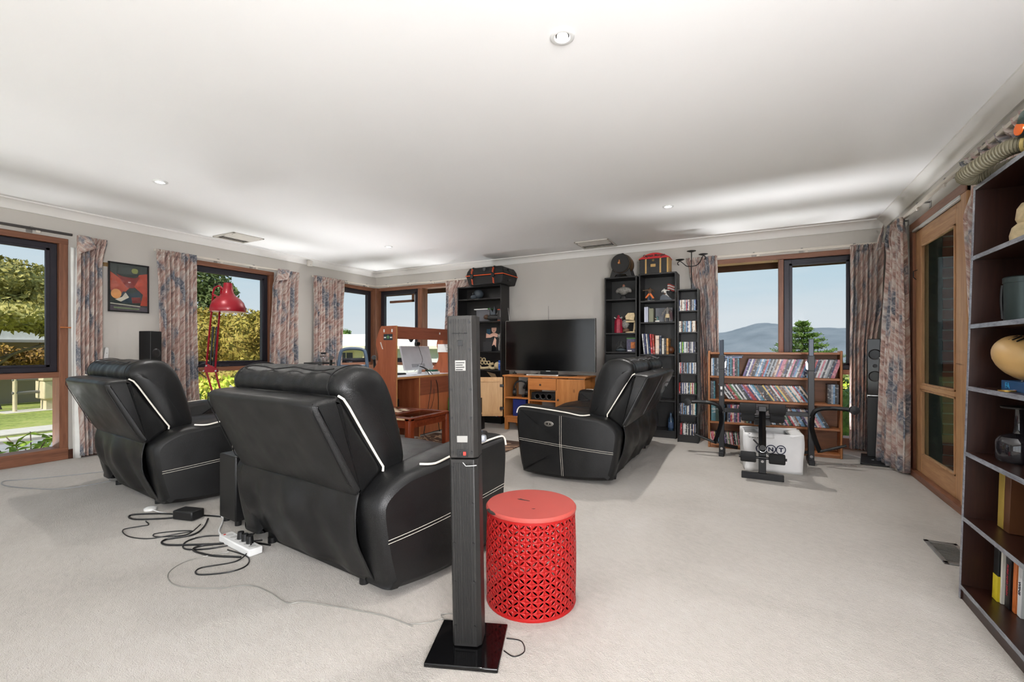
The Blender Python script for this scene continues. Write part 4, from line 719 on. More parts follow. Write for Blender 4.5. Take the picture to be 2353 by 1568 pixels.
t = thing('small_box', 'small white edged box at end of bookcase shelf', 'box', (-3.225, 5.74, 1.471)); obj('box', MB().box(-.03, .03, -.05, .05, 0, .165), F_DK, t); obj('edge', MB().box(.012, .032, -.052, -.046, .05, .165), WHITE, t); obj('orange_edge', MB().box(-.03, .03, -.052, -.05, .155, .165), ORG, t); obj('orange_edge', MB().box(-.03, .03, -.052, -.05, 0, .008), ORG, t)
t = thing('portrait_print', 'framed portrait print of a face and folded pale hands', 'picture', (-3.42, 5.84, 1.03), rot=(math.radians(-6), 0, 0)); obj('board', MB().box(-.135, .135, 0, .012, 0, .40), mat('portrait_black', (16, 18, 22), .4), t)
pk = mat('portrait_skin', (218, 170, 148), .5); obj('teal_area', MB().box(-.125, -.06, -.001, 0, .25, .385), mat('portrait_teal', (30, 70, 92), .5), t); fc = obj('face', MB().prism([(.0+.042*math.cos(a), .335+.058*math.sin(a)) for a in [2*PI*k/18 for k in range(18)]], 'xz', -.003, 0), pk, t)
for x in (-.016, .016): obj('eye', MB().box(x-.008, x+.008, -.004, -.003, .342, .347), BLKP, fc)
obj('lips', MB().box(-.012, .012, -.004, -.003, .304, .311), mat('lip_red', (170, 60, 60), .5), fc); obj('hands', MB().prism([(-.13, .20), (-.13, .27), (-.07, .25), (-.02, .275), (.03, .275), (.08, .25), (.13, .28), (.13, .23), (.05, .21), (.0, .225), (-.05, .205)], 'xz', -.0025, 0), pk, t); obj('wrist', MB().prism([(-.02, .08), (.02, .21), (.05, .17), (.05, .06), (.02, .1)], 'xz', -.0025, 0), pk, t)
tag(obj('photo_card', MB().box(-3.545, -3.40, 5.77, 5.776, 1.032, 1.165), mat('card_charcoal', (40, 40, 42), .5), bevel=.002), 'charcoal card leaning before the portrait print', 'card')
skinfig('statuette', 'slim silver and brown statuette beside the portrait print', man((-.03, 0, .2), (.04, -.02, .12), h=.30), F_GR, (-3.235, 5.76, 1.03), .2, [('plinth', MB().lathe([(.04, 0), (.04, .012), (.001, .013)], 16), F_DK)])
t = thing('bone_ornament', 'cream coloured bone like ornament with open rings', 'ornament', (-3.46, 5.75, .763)); 
for i, (x, z) in enumerate(((-.12, .15), (-.06, .145), (-.09, .10), (-.03, .10), (.02, .10))): obj('ring', MB().tube([(x+.024*math.cos(a), .0, z+.024*math.sin(a)) for a in [2*PI*k/12 for k in range(12)]], .009, 6, closed=True), F_CR, t, smooth=60)
obj('jaw', MB().tube(spline([(-.13, 0, .05), (-.10, -.01, .02), (-.02, -.01, .022), (.03, 0, .03)], 6), .02, 8), F_CR, t, smooth=60); obj('curl', MB().tube(spline([(.10, 0, .09), (.05, 0, .075), (.045, 0, .035), (.09, 0, .018), (.13, 0, .03)], 6), .02, 8), F_CR, t, smooth=60); obj('shell', MB().sphere((.17, .01, .06), (.06, .04, .055), 14, 8), F_CR, t, smooth=60)
def solo(name, label, cat, x0, x1, y0, y1, z0, z1, col, group=None, lean=0, bevel=.0015):
    m = MB(); m.box(-(x1-x0)/2, (x1-x0)/2, -(y1-y0)/2, (y1-y0)/2, 0, z1-z0); o = obj(name, m, CASE, bevel=bevel, loc=((x0+x1)/2, (y0+y1)/2, z0), rot=(0, lean, 0)); o.color = (*lin(col), 1); return tag(o, label, cat, group)
solo('game_case', 'bright blue game case standing beside the bone ornament', 'case', -3.235, -3.20, 5.68, 5.80, .763, .90, (24, 84, 176))
t = thing('paper_fan', 'tan folded fan shape propped behind the open pine door', 'ornament', (-3.33, 5.72, .402)); obj('blade', MB().prism([(-.12, .33), (.02, .30), (.06, .22), (-.01, .18), (-.03, .24)], 'xz', -.006, .006), mat('tan_card', (148, 122, 92), .6), t); obj('stick', MB().cyl((0, 0, 0), (.0, 0, .24), .006), F_DK, t)
x = -3.77; rnd = random.Random(11)
for k, (wd, hh, col, nm) in enumerate(((.018, .27, (200, 190, 176), 'cream'), (.015, .27, (120, 170, 180), 'pale teal'), (.02, .26, (196, 90, 60), 'rust red'), (.02, .27, (222, 214, 200), 'ivory'), (.03, .28, (50, 46, 44), 'dark brown'), (.028, .275, (30, 30, 32), 'black'), (.03, .265, (70, 62, 58), 'grey brown'), (.026, .27, (36, 36, 40), 'charcoal'), (.03, .25, (90, 78, 66), 'taupe'), (.025, .26, (40, 44, 60), 'navy'))):
    solo('book', '%s book, %s from the curtain end on low bookcase shelf' % (nm, ordn(k+1)), 'book', x, x+wd, 5.67, 5.86, .092, .092+hh, col, 'books low on the bookcase left of television', -.10); x += wd+.004
for k, (wd, hh, col, nm) in enumerate(((.02, .12, (216, 214, 208), 'white'), (.014, .115, (60, 90, 150), 'blue'), (.016, .12, (190, 70, 60), 'red'), (.02, .11, (230, 226, 220), 'pale'))): solo('disc_case', '%s small case at the television end of low bookcase shelf' % nm, 'case', -3.28+k*.024, -3.28+k*.024+wd, 5.68, 5.82, .092, .092+hh, col, 'small cases under the books', -.12)
# ---- barrel bookcase
t = thing('barrel', 'small black oak barrel with wooden tap on cradle', 'barrel', (-1.47, 5.76, 1.965)); BAR = mat('barrel_black', (30, 28, 27), .5); 
obj('staves', MB().lathe([(.001, -.13), (.105, -.13), (.112, -.125), (.126, -.06), (.132, 0), (.126, .06), (.112, .125), (.001, .13)], 32, (0, 0, .165), 'y'), mat('barrel_oak', (120, 92, 62), .5), t, smooth=40); obj('head', MB().lathe([(.001, -.134), (.104, -.134), (.106, -.128)], 32, (0, 0, .165), 'y'), BAR, t)
for y in (-.118, -.085, .085, .118): r_ = .132-.02*(y/.12)**2; obj('hoop', MB().lathe([(r_-.006, y-.012), (r_+.002, y-.012), (r_+.002, y+.012), (r_-.006, y+.012)], 32, (0, 0, .165), 'y'), BAR, t)
tp = obj('tap', MB().cyl((0, -.134, .165), (0, -.19, .16), .012), mat('tap_wood', (186, 120, 66), .5), t); obj('tap_handle', MB().cyl((0, -.165, .15), (0, -.165, .20), .011, .008), MATS['tap_wood'], tp); obj('bung', MB().cyl((0, 0, .29), (0, 0, .31), .015), BAR, t)
for y in (-.09, .07): obj('cradle', MB().prism([(-.14, 0), (-.08, 0), (-.06, .03), (.06, .03), (.08, 0), (.14, 0), (.11, .10), (.075, .062), (0, .036), (-.075, .062), (-.11, .10)], 'xz', y, y+.03), BAR, t, bevel=.003)
skinfig('bust_figurine', 'grey armoured bust figurine on the barrel bookcase', [[(0, 0, .04, .028), (0, 0, .09, .045), (0, 0, .125, .035), (0, 0, .14, .014), (0, 0, .165, .02)], [(0, 0, .09, .045), (-.06, 0, .11, .03), (-.085, -.01, .07, .02)], [(0, 0, .09, .045), (.06, 0, .11, .03), (.085, -.01, .07, .02)]], F_GR, (-1.455, 5.76, 1.69), 0, [('pedestal', MB().lathe([(.05, 0), (.045, .02), (.025, .05), (.001, .06)], 18), F_DK), ('head', MB().sphere((0, -.004, .17), (.017, .018, .022), 12, 8), F_SK)], group='figurines on the bookcases', s=1.15)
t = thing('cloak_figurine', 'tall crimson cloaked figurine on the barrel bookcase', 'figurine', (-1.52, 5.75, 1.265), group='figurines on the bookcases'); cl = []
for r_, z in ((.048, 0), (.047, .08), (.044, .15), (.038, .18), (.016, .195), (.018, .205), (.012, .225), (.001, .232)): cl.append([Vector((r_*(1+(.10*math.cos(7*a) if z < .18 else 0))*math.cos(a), r_*(1+(.10*math.cos(7*a) if z < .18 else 0))*math.sin(a), z)) for a in [2*PI*k/28 for k in range(28)]])
obj('cloak', MB().loft(cl), F_RD, t, smooth=60); obj('collar', MB().tube(spline([(-.05, -.01, .20), (-.03, .02, .185), (0, .03, .20), (.03, .02, .185), (.045, -.01, .20)], 5), .007, 6), F_WH, t)
skinfig('rocky_figurine', 'mottled brown and cream figurine next to crimson cloak', man((-.05, -.02, .12), (.05, -.02, .10), h=.16), F_GR, (-1.435, 5.77, 1.266), 0, [('rock', MB().sphere((0, .01, .03), (.05, .04, .035), 9, 6), F_BR), ('shield', MB().sphere((0, -.02, .11), (.045, .02, .06), 10, 7), F_GR)], group='figurines on the bookcases')
t = thing('toy_model', 'tan box shaped toy on a bent stand, barrel bookcase', 'toy', (-1.365, 5.76, 1.265), group='figurines on the bookcases'); m = MB(); m.T = Matrix.Translation((0, 0, .20))@Matrix.Rotation(.12, 4, 'Y'); m.prism([(-.05, -.04), (-.065, 0), (-.035, .045), (.04, .055), (.06, .02), (.05, -.04)], 'xz', -.045, .045); obj('cab', m, F_CR, t, bevel=.004); obj('upper_joint', MB().box(-.06, .06, -.03, .03, .13, .155), F_CR, t, bevel=.006); obj('strut', MB().bar((.05, 0, .14), (.045, 0, .06), .02, .022), F_CR, t); obj('strut', MB().bar((.045, 0, .065), (.035, 0, .012), .018, .02), F_CR, t); obj('foot', MB().prism([(-.07, 0), (.06, 0), (.06, .014), (.0, .02), (-.06, .01)], 'xz', -.03, .03), F_CR, t, bevel=.003)
skinfig('crouching_figurine', 'dark crouching figurine low on the barrel bookcase', man((-.06, -.02, .06), (.06, -.02, .08), (-.04, -.03, .02), (.04, -.02, .02), h=.16), F_DK, (-1.49, 5.75, 1.03), 0, [('rock', MB().sphere((0, 0, .02), (.07, .05, .025), 10, 6), mat('blue_grey_resin', (70, 80, 86), .5))], group='figurines on the bookcases')
t = thing('game_case', 'purple grey game case with green top on barrel bookcase', 'case', (-1.35, 5.74, 1.03)); obj('cover', MB().box(-.062, .062, -.008, .008, 0, .172), mat('case_purple', (70, 66, 88), .4, var=.4, vs=40), t); obj('green_top', MB().box(-.062, .062, -.0085, .0085, .16, .174), mat('game_green', (70, 130, 60), .5), t); obj('print_panel', MB().box(-.01, .045, -.0095, -.008, .04, .12), mat('case_orange', (170, 96, 40), .5, var=.4, vs=60), t); obj('rating_mark', MB().box(-.05, .0, -.0095, -.008, .006, .02), WHITE, t)
# ---- pirate chest bookcase
t = thing('pirate_chest', 'black and gold pirate chest with red lettered lid on bookcase', 'chest', (-1.055, 5.76, 1.98)); GOLD = mat('chest_gold', (196, 156, 92), .5); REDL = mat('chest_red', (196, 30, 36), .45)
obj('body', MB().box(-.18, .16, -.10, .10, 0, .175), mat('chest_black', (34, 32, 32), .55), t, bevel=.003); obj('side_panel', MB().box(.16, .163, -.10, .10, 0, .175), GOLD, t)
for x in (-.115, .055, .138): obj('band', MB().box(x, x+.018, -.104, -.099, 0, .175), GOLD, t)
obj('plank_gap', MB().box(-.18, .16, -.1015, -.1, .085, .089), BLKP, t); obj('latch_plate', MB().box(-.05, .01, -.107, -.1, .075, .11), GOLD, t, bevel=.002); obj('clasp', MB().cyl((-.02, -.106, .155), (-.02, -.1, .155), .014), mat('old_brass', (120, 100, 60), .4, .7), t)
arc = [(-.19, 0)]+[(-.19+.36*k/14, .09*math.sin(PI*(.10+.80*k/14))-.02) for k in range(15)]+[(.17, 0)]
ld = obj('lid', MB().prism([(a, b+.175) for a, b in arc], 'xz', -.105, .105), REDL, t, bevel=.002); obj('lid_edge', MB().prism([(a-.008, b+.178) for a, b in arc], 'xz', -.09, .112), mat('lid_pale', (210, 196, 150), .5), ld)
text('lettering', 'Captain Morgan', .040, BLKP, ld, (-.01, -.1055, .212), (PI/2, 0, 0), .0006, bold=.0014)
skinfig('coat_figurine', 'figurine in brown coat with orange lining, arm outstretched', man((-.085, -.02, .135), (.055, -.03, .11), h=.18), F_BR, (-1.13, 5.75, 1.65), 0, [('coat_tail', MB().prism([(-.012, .10), (-.055, .045), (-.04, .035), (0, .085)], 'xz', -.02, -.01), F_OR), ('coat_tail', MB().prism([(.012, .10), (.055, .035), (.035, .03), (0, .085)], 'xz', -.02, -.01), F_OR), ('trousers', MB().cyl((-.018, 0, .01), (-.01, 0, .09), .011, .014), F_BL), ('trousers', MB().cyl((.02, 0, .01), (.01, 0, .09), .011, .014), F_BL), ('base', MB().lathe([(.06, 0), (.06, .01), (.001, .011)], 20), F_GR)], group='figurines on the bookcases')
t = skinfig('flag_figurine', 'figurine climbing a grey rock with striped flag behind', man((-.03, -.03, .10), (.05, .0, .12), (-.03, -.01, .03), (.045, .0, .01), -.012, .16), F_WH, (-.95, 5.76, 1.65), 0, [('rock', MB().prism([(-.06, 0), (-.05, .05), (-.02, .075), (.02, .06), (.07, .02), (.08, 0)], 'xz', -.04, .04), mat('slate_resin', (74, 82, 90), .5)), ('leg_wrap', MB().cyl((-.02, -.01, .04), (.0, 0, .09), .014, .017), F_BR)], group='figurines on the bookcases')
for k in range(5): obj('flag_stripe', MB().grid(8, 1, lambda a, v, k=k: Vector((.02+.09*a, .03+.008*math.sin(5*a), .205-.015*k-.03*a*a-.013*v+.004*math.sin(7*a)))), mat('flag_red', (160, 60, 56), .6) if k % 2 == 0 else F_WH, t, solid=.002)
tag(obj('game_case', MB().box(-1.185, -1.165, 5.68, 5.80, 1.391, 1.575), mat('pale_lilac', (196, 200, 216), .4), bevel=.002), 'pale lilac case, outer of two on pirate chest bookcase', 'case'); tag(obj('game_case', MB().box(-1.162, -1.145, 5.69, 5.80, 1.391, 1.578), MATS['pale_lilac'], bevel=.002), 'pale lilac case, inner of two on pirate chest bookcase', 'case')
tag(obj('game_case', MB().box(-1.138, -1.085, 5.72, 5.80, 1.391, 1.56), mat('khaki_card', (130, 130, 108), .5), bevel=.002), 'khaki green box standing on pirate chest bookcase', 'box'); tag(obj('art_card', MB().box(-1.08, -.88, 5.84, 5.848, 1.391, 1.57), mat('stormy_print', (104, 106, 112), .4, var=.5, vs=9)), 'grey stormy picture card leaning at bookcase back', 'card')
t = thing('small_ornament', 'tiny white and teal ornament on square base', 'ornament', (-1.035, 5.72, 1.39)); obj('base', MB().box(-.025, .025, -.015, .015, 0, .02), F_WH, t); obj('body', MB().lathe([(.016, .02), (.012, .045), (.017, .06), (.001, .072)], 12), mat('teal_resin', (90, 120, 120), .5), t); obj('wing', MB().prism([(-.04, .05), (-.01, .03), (-.008, .045)], 'xz', -.004, .004), F_CR, t)
skinfig('robed_figurine', 'figurine in pale grey robes and dark cape, arm lowered', man((-.06, -.03, .075), (.045, -.01, .11), h=.19), F_GR, (-.92, 5.73, 1.39), 0, [('cape', MB().prism([(-.01, .165), (.05, .14), (.06, .03), (.02, .02)], 'xz', .008, .016), mat('cape_plum', (60, 30, 36), .6)), ('sash', MB().lathe([(.023, .095), (.026, .07), (.03, .05)], 14), F_CR)], group='figurines on the bookcases')
x = -1.19
for k, (wd, hh, col, nm, ln) in enumerate(((.014, .25, (196, 198, 204), 'pale grey', -.10), (.014, .25, (60, 66, 110), 'indigo', -.09), (.016, .245, (206, 204, 200), 'white', -.09), (.015, .245, (40, 60, 100), 'navy', -.09), (.02, .245, (186, 34, 40), 'red', -.08), (.016, .24, (180, 60, 40), 'orange red', -.07), (.042, .225, (214, 190, 170), 'thick cream', 0), (.02, .22, (40, 50, 74), 'dark blue', 0), (.024, .19, (206, 200, 186), 'ivory', 0), (.014, .19, (60, 58, 56), 'grey', 0), (.024, .19, (196, 142, 70), 'tan', 0))):
    solo('book', '%s book, %s from the barrel bookcase side, below robed figurine' % (nm, ordn(k+1)), 'book', x, x+wd, 5.68, 5.84, 1.001, 1.001+hh, col, 'books on the pirate chest bookcase', ln); x += wd+.007
t = thing('round_ornament', 'dark amber round ornament beside the tan book', 'ornament', (-.885, 5.75, 1.0)); obj('globe', MB().sphere((0, 0, .05), .045, 16, 10), mat('amber_dark', (80, 44, 24), .3), t, smooth=60); obj('stand', MB().lathe([(.03, 0), (.02, .01), (.001, .011)], 14), F_DK, t)
t = thing('bottle', 'small bottle with blue label low on chest bookcase', 'bottle', (-.88, 5.72, .09)); obj('glass', MB().lathe([(.03, 0), (.032, .01), (.032, .13), (.012, .17), (.012, .21), (.001, .21)], 16), mat('bottle_dark', (40, 60, 80), .1), t, smooth=50); obj('label', MB().lathe([(.0325, .03), (.0325, .10)], 16), F_BL, t)
# candelabra on the disc tower
t = thing('candelabra', 'black wrought iron three cup candle holder on disc tower', 'candle holder', (-.635, 5.60, 1.745)); obj('base', MB().lathe([(.06, 0), (.06, .006), (.012, .012), (.006, .02)], 20), BLKM, t); obj('stem', MB().cyl((0, 0, .01), (0, 0, .43), .006), BLKM, t)
cup = [(.001, 0), (.02, .002), (.048, .012), (.05, .016), (.018, .008), (.001, .006)]
obj('cup', MB().lathe(cup, 22, (0, 0, .43)), BLKM, t)
for sg, dz in ((-1, -.02), (1, .02)): ar = obj('arm', MB().tube(spline([(0, 0, .27), (sg*.05, 0, .275), (sg*.09, 0, .31), (sg*.12, 0, .355+dz), (sg*.145, 0, .35+dz), (sg*.15, 0, .325+dz), (sg*.135, 0, .315+dz)], 6), .005, 6), BLKM, t); obj('cup', MB().lathe(cup, 22, (sg*.125, 0, .362+dz)), BLKM, ar)
# ================================================================ disc cases
rnd = random.Random(21)
PAL = [((24, 24, 28), 'black', 8), ((206, 206, 208), 'white', 5), ((36, 48, 92), 'navy', 4), ((168, 44, 52), 'red', 4), ((200, 120, 136), 'pink', 3), ((110, 150, 186), 'light blue', 3), ((60, 64, 72), 'charcoal', 4), ((150, 154, 160), 'grey', 3), ((40, 110, 126), 'teal', 2), ((206, 178, 90), 'yellow', 1), ((120, 84, 60), 'brown', 2), ((214, 190, 170), 'cream', 2), ((110, 90, 140), 'violet', 2), ((60, 120, 76), 'green', 1)]
BAG = [p[:2] for p in PAL for _ in range(p[2])]
DVM = {}
def casemesh(kind, t_, h_, d_):
    k = (kind, t_, h_, d_)
    if k not in DVM:
        m = MB().box(0, t_, 0, d_, 0, h_); me = D.meshes.new(kind); me.from_pydata(m.v, [], m.f); me.materials.append(CASE); DVM[k] = me
    return DVM[k]
def case(kind, me, x, y, z, lean, label, group, col, jitter=True):
    o = D.objects.new(kind, me); COL.objects.link(o); o.location = (x, y+(rnd.uniform(0, .006) if jitter else 0), z); o.rotation_euler = (0, lean, 0); o.color = (*lin(col), 1); return tag(o, label, 'disc case', group)
RX0, RX1, RYF = -.44, .755, 5.36; RKW = wood('rack_teak', (140, 84, 46), (176, 114, 68), 3, 'x', .4); RKZ = wood('rack_teak_side', (150, 92, 54), (186, 126, 80), 3, 'z', .4)
t = thing('disc_rack', 'teak coloured four tier disc rack below the hill window', 'rack', ((RX0+RX1)/2, RYF, 0)); w = (RX1-RX0)/2
for x in (-w, w-.02): obj('side', MB().box(x, x+.02, 0, .20, 0, 1.045), RKZ, t, bevel=.008, seg=3)
for z in (.045, .285, .525, .775, 1.028): obj('shelf' if z < 1 else 'top_board', MB().box(-w+.02, w-.02, .004 if z < 1 else .02, .195, z-.022, z), RKW, t, bevel=.003)
obj('back', MB().box(-w+.02, w-.02, .19, .197, .03, 1.02), wood('rack_back', (112, 66, 36), (138, 86, 50), 3, 'x', .5), t); obj('kick_rail', MB().box(-w+.02, w-.02, .02, .035, 0, .03), RKW, t)
def row(x, xe, z, lean, where, group, kind='dvd_case', t_=.0148, h_=.19, d_=.135, nmax=90, wide=None, frm='from disc tower end'):
    k = 0; me = casemesh(kind, t_, h_, d_); pitch = t_/max(.3, math.cos(lean))*1.005
    while k < nmax:
        if x+pitch > xe: break
        col, nm = rnd.choice(BAG); k += 1; z_ = z+(t_*math.sin(lean) if lean > 0 else 0)+.0005
        case(kind, me, x, RYF+.018, z_, lean, '%s spine case, %s %s, %s' % (nm, ordn(k), frm, where), group, col); x += pitch
    return x
row(RX0+.03, -.135, .775, 0, 'upright block, rack top shelf', 'upright cases on rack top shelf', t_=.0142)
for q in range(2): c_ = case('dvd_case', casemesh('dvd_case', .0148, .19, .135), -.30+.008*q, RYF+.02, .775+.192+.0155*(q+1), PI/2, ('lower' if q == 0 else 'upper')+' of two cases lying flat on the upright cases', 'cases lying flat', ((90, 110, 150), (40, 44, 60))[q])
row(-.105, .70, .775, math.radians(18), 'leaning block, rack top shelf', 'leaning cases on rack top shelf')
row(RX0+.025, -.365, .525, 0, 'upright group, rack second shelf', 'upright cases on rack second shelf')
row(-.235, .545, .525, math.radians(-34), 'leaning block, rack second shelf', 'leaning cases on rack second shelf')
row(.635, .735, .525, 0, 'upright group at curtain end, rack second shelf', 'upright cases at the end of second shelf', frm='from leaning block')
for q, (c_, nm) in enumerate((((60, 110, 120), 'pale teal'), ((40, 66, 58), 'dark green'), ((60, 100, 130), 'blue grey'))): case('box_set', casemesh('box_set', .044, .175, .14), RX0+.03+q*.046, RYF+.018, .2855, 0, 'thick %s box set on rack third shelf, disc tower end' % nm, 'box sets on rack third shelf', c_)
row(-.255, -.02, .285, 0, 'upright block, rack third shelf', 'upright cases on rack third shelf', t_=.0165, h_=.185)
row(.135, .66, .285, math.radians(-28), 'leaning block, rack third shelf', 'leaning cases on rack third shelf', frm='from bench post')
row(RX0+.03, -.02, .045, math.radians(-8), 'rack bottom shelf', 'thin cases on the rack bottom shelf', 'cd_case', .0105, .125, .125)
CB = [p for p in BAG if p[1] not in ('pink', 'violet')]+[((214, 210, 200), 'ivory')]*10+[((120, 118, 116), 'mid grey')]*5; rows = ['top', 'second', 'third', 'fourth', 'fifth', 'sixth', 'lowest']
for r_, z in enumerate((1.50, 1.257, 1.02, .784, .553, .317, .085)):
    x = -.758; k = 0
    while x+.0112 < -.566:
        col, nm = ((150, 190, 40), 'lime') if (r_ == 2 and k == 3) else (((200, 40, 40), 'red') if r_ == 4 and k == 0 else rnd.choice(CB)); k += 1
        case('cd_case', casemesh('cd_case', .0095, .124, .14), x, 5.515, z+.0005, 0, '%s thin case, %s from the chest bookcase side, disc tower %s row' % (nm, ordn(k), rows[r_]), 'thin cases in the disc tower', col); x += .0107
# ================================================================ weight bench and carton
t = thing('weight_bench', 'black steel weight bench with foam leg rollers before disc rack', 'weight bench', (.06, 4.24, 0)); FOAM = mat('black_foam', (24, 24, 25), .85, bmp=.15, bs=200)
obj('front_foot', MB().box(-.152, .152, -.025, .025, 0, .05), BLKM, t, bevel=.004); obj('front_post', MB().box(-.027, .027, -.02, .03, .05, .40), BLKM, t, bevel=.004); obj('bolt', MB().cyl((0, -.021, .15), (0, -.028, .15), .011), CHROME, t)
obj('leg_lever', MB().tube(spline([(0, -.02, .22), (0, -.035, .35), (0, -.025, .50), (0, -.005, .575)], 6), .024, 4), BLKM, t); obj('lever_block', MB().box(-.03, .03, -.045, .025, .555, .60), BLKM, t, bevel=.005)
def roller(x0, x1, y, z): return obj('foam_roller', MB().lathe([(.001, x0), (.036, x0), (.042, x0+.006), (.042, x1-.006), (.036, x1), (.001, x1)], 20, (0, y, z), 'x'), FOAM, t, smooth=40)
for y, z, a in ((-.01, .575, .165), (.06, .50, .155), (-.05, .185, .158)):
    obj('roller_bar', MB().cyl((-a-.012, y, z), (a+.012, y, z), .011), BLKM, t)
    for sg in (-1, 1): roller(*(sorted((sg*(.045 if y != .06 else .055), sg*a))), y, z)
obj('weight_horn', MB().cyl((0, -.03, .25), (0, -.09, .275), .021), BLKM, t); obj('spring_collar', MB().tube([(.026*math.cos(a), -.055-.004*a/6, .258+.026*math.sin(a)) for a in [k*.5 for k in range(38)]], .003, 5), CHROME, t); obj('collar_grip', MB().cyl((-.02, -.06, .28), (-.065, -.065, .33), .006), BLKP, t); obj('collar_grip', MB().cyl((.02, -.06, .24), (.055, -.065, .21), .006), BLKP, t)
obj('spine', MB().box(-.025, .025, .03, .76, .36, .41), BLKM, t, bevel=.004); obj('seat_pad', MB().box(-.13, .13, .10, .42, .47, .52), mat('grey_pad', (66, 64, 66), .5), t, bevel=.02, seg=3); obj('back_pad', MB().box(-.13, .13, .44, .90, .47, .52), MATS['grey_pad'], t, bevel=.02, seg=3)
for y in (.2, .6): obj('pad_bracket', MB().box(-.06, .06, y, y+.04, .41, .47), BLKM, t)
for sg, x in ((-1, -.345), (1, .405)):
    u = obj('upright', MB().box(x-.024, x+.024, .74, .79, .03, .88), BLKM, t, bevel=.003); obj('inner_post', MB().box(x-.019, x+.019, .745, .785, .88, 1.155), mat('gunmetal', (34, 42, 54), .3, .4), u, bevel=.003); obj('sleeve', MB().box(x-.027, x+.027, .737, .793, .86, 1.0), BLKM, u, bevel=.003); obj('bar_hook', MB().prism([(x-sg*.028, .87), (x-sg*.028, .93), (x-sg*.04, .95), (x-sg*.045, .94), (x-sg*.04, .88)], 'xz', .745, .785), CHROME, u)
    obj('rear_foot', MB().box(x-.024, x+.024, .70, .96, 0, .045), BLKM, u, bevel=.004); obj('gusset', MB().tube(spline([(x, .765, .11), (x-sg*.06, .78, .10), (x-sg*.14, .8, .085)], 5), .018, 5), BLKM, u)
    for z in (.075, .44): obj('bolt', MB().cyl((x, .739, z), (x, .731, z), .013), CHROME, u)
    obj('arm', MB().tube(spline([(x+sg*.0, .73, .44), (x+sg*.03, .72, .50), (x+sg*.10, .72, .525), (x+sg*.20, .72, .53), (x+sg*.30, .70, .525)], 6), .019, 6), BLKM, t, smooth=60); obj('arm_end', MB().lathe([(.001, -.03), (.036, -.028), (.038, 0), (.036, .028), (.001, .03)], 18, (x+sg*.31, .69, .525), 'y'), BLKM, t, smooth=40)
    obj('arm_link', MB().tube(spline([(x+sg*.01, .72, .45), (x, .71, .36), (x+sg*.02, .70, .26), (x+sg*.06, .68, .13)], 6), .018, 4), BLKM, t); obj('weight_peg', MB().cyl((x+sg*.06, .68, .14), (x+sg*.25, .66, .215), .012), BLKM, t)
obj('cross_bar', MB().box(-.345, .405, .75, .785, .435, .475), BLKM, t, bevel=.003); obj('decal', MB().box(-.356, -.337, .7385, .7405, .66, .69), WHITE, t); obj('decal', MB().box(-.354, -.339, .7385, .7405, .60, .635), mat('silver_label', (150, 148, 144), .4), t); obj('decal', MB().box(.018, .024, .739, .7405, .6, .62), WHITE, t)
CARD = mat('white_carton', (222, 221, 220), .75, var=.06, vs=5, bmp=.08, bs=20); INK = mat('navy_ink', (26, 30, 58), .6)
t = thing('carton', 'crumpled white cardboard carton with circled navy letters under bench', 'carton', (.13, 4.66, 0), math.radians(8))
def cv(x, y, z): n = wrinkle((x, y, z), .014, (6, 6, 6)); return Vector((x*(1+.04*z/.38)+n, y+n*.8, z+(.6*n if z > .2 else 0)))
for nm, f in (('front_wall', lambda a, v: cv(-.22+.44*a, -.14, .335*v)), ('back_wall', lambda a, v: cv(-.22+.44*a, .14, .345*v)), ('side_wall', lambda a, v: cv(-.22, -.14+.28*a, .345*v)), ('side_wall', lambda a, v: cv(.22, -.14+.28*a, .335*v)), ('bottom', lambda a, v: cv(-.22+.44*a, -.14+.28*v, .003))): obj(nm, MB().grid(14, 12, f), CARD, t, smooth=50, solid=.005)
obj('flap', MB().grid(10, 6, lambda a, v: Vector((-.20+.20*a, -.14-.03*v-.01*math.sin(3*a), .330+.02*v-.05*v*v-.0))), CARD, t, smooth=50, solid=.004); obj('flap', MB().grid(10, 6, lambda a, v: Vector((.225-.10*v, -.14+.27*a-.02*v, .330-.02*v+.012*math.sin(2*a)))), CARD, t, smooth=50, solid=.004); obj('flap', MB().grid(10, 6, lambda a, v: Vector((-.21+.40*a, .14-.02*v, .335+.004*v+.008*math.sin(6*a)))), CARD, t, smooth=50, solid=.004)
for k, ch in enumerate('TNT'):
    x = -.025+(k-1)*.074; cc = cv(x, -.14, .195); obj('logo_ring', MB().tube([cv(x+.034*math.cos(a), -.1415, .195+.034*math.sin(a))+Vector((0, -.004, 0)) for a in [2*PI*q/28 for q in range(28)]], .0045, 5, closed=True), INK, t); text('logo_letter', ch, .048, INK, t, (cc.x, cc.y-.006, cc.z), (PI/2, 0, 0), .001, sx=1.15, bold=.0022)
text('handwriting', 'Surma', .05, BLKP, t, (-.135, -.164, .305), (math.radians(80), .1, 0), .0005)
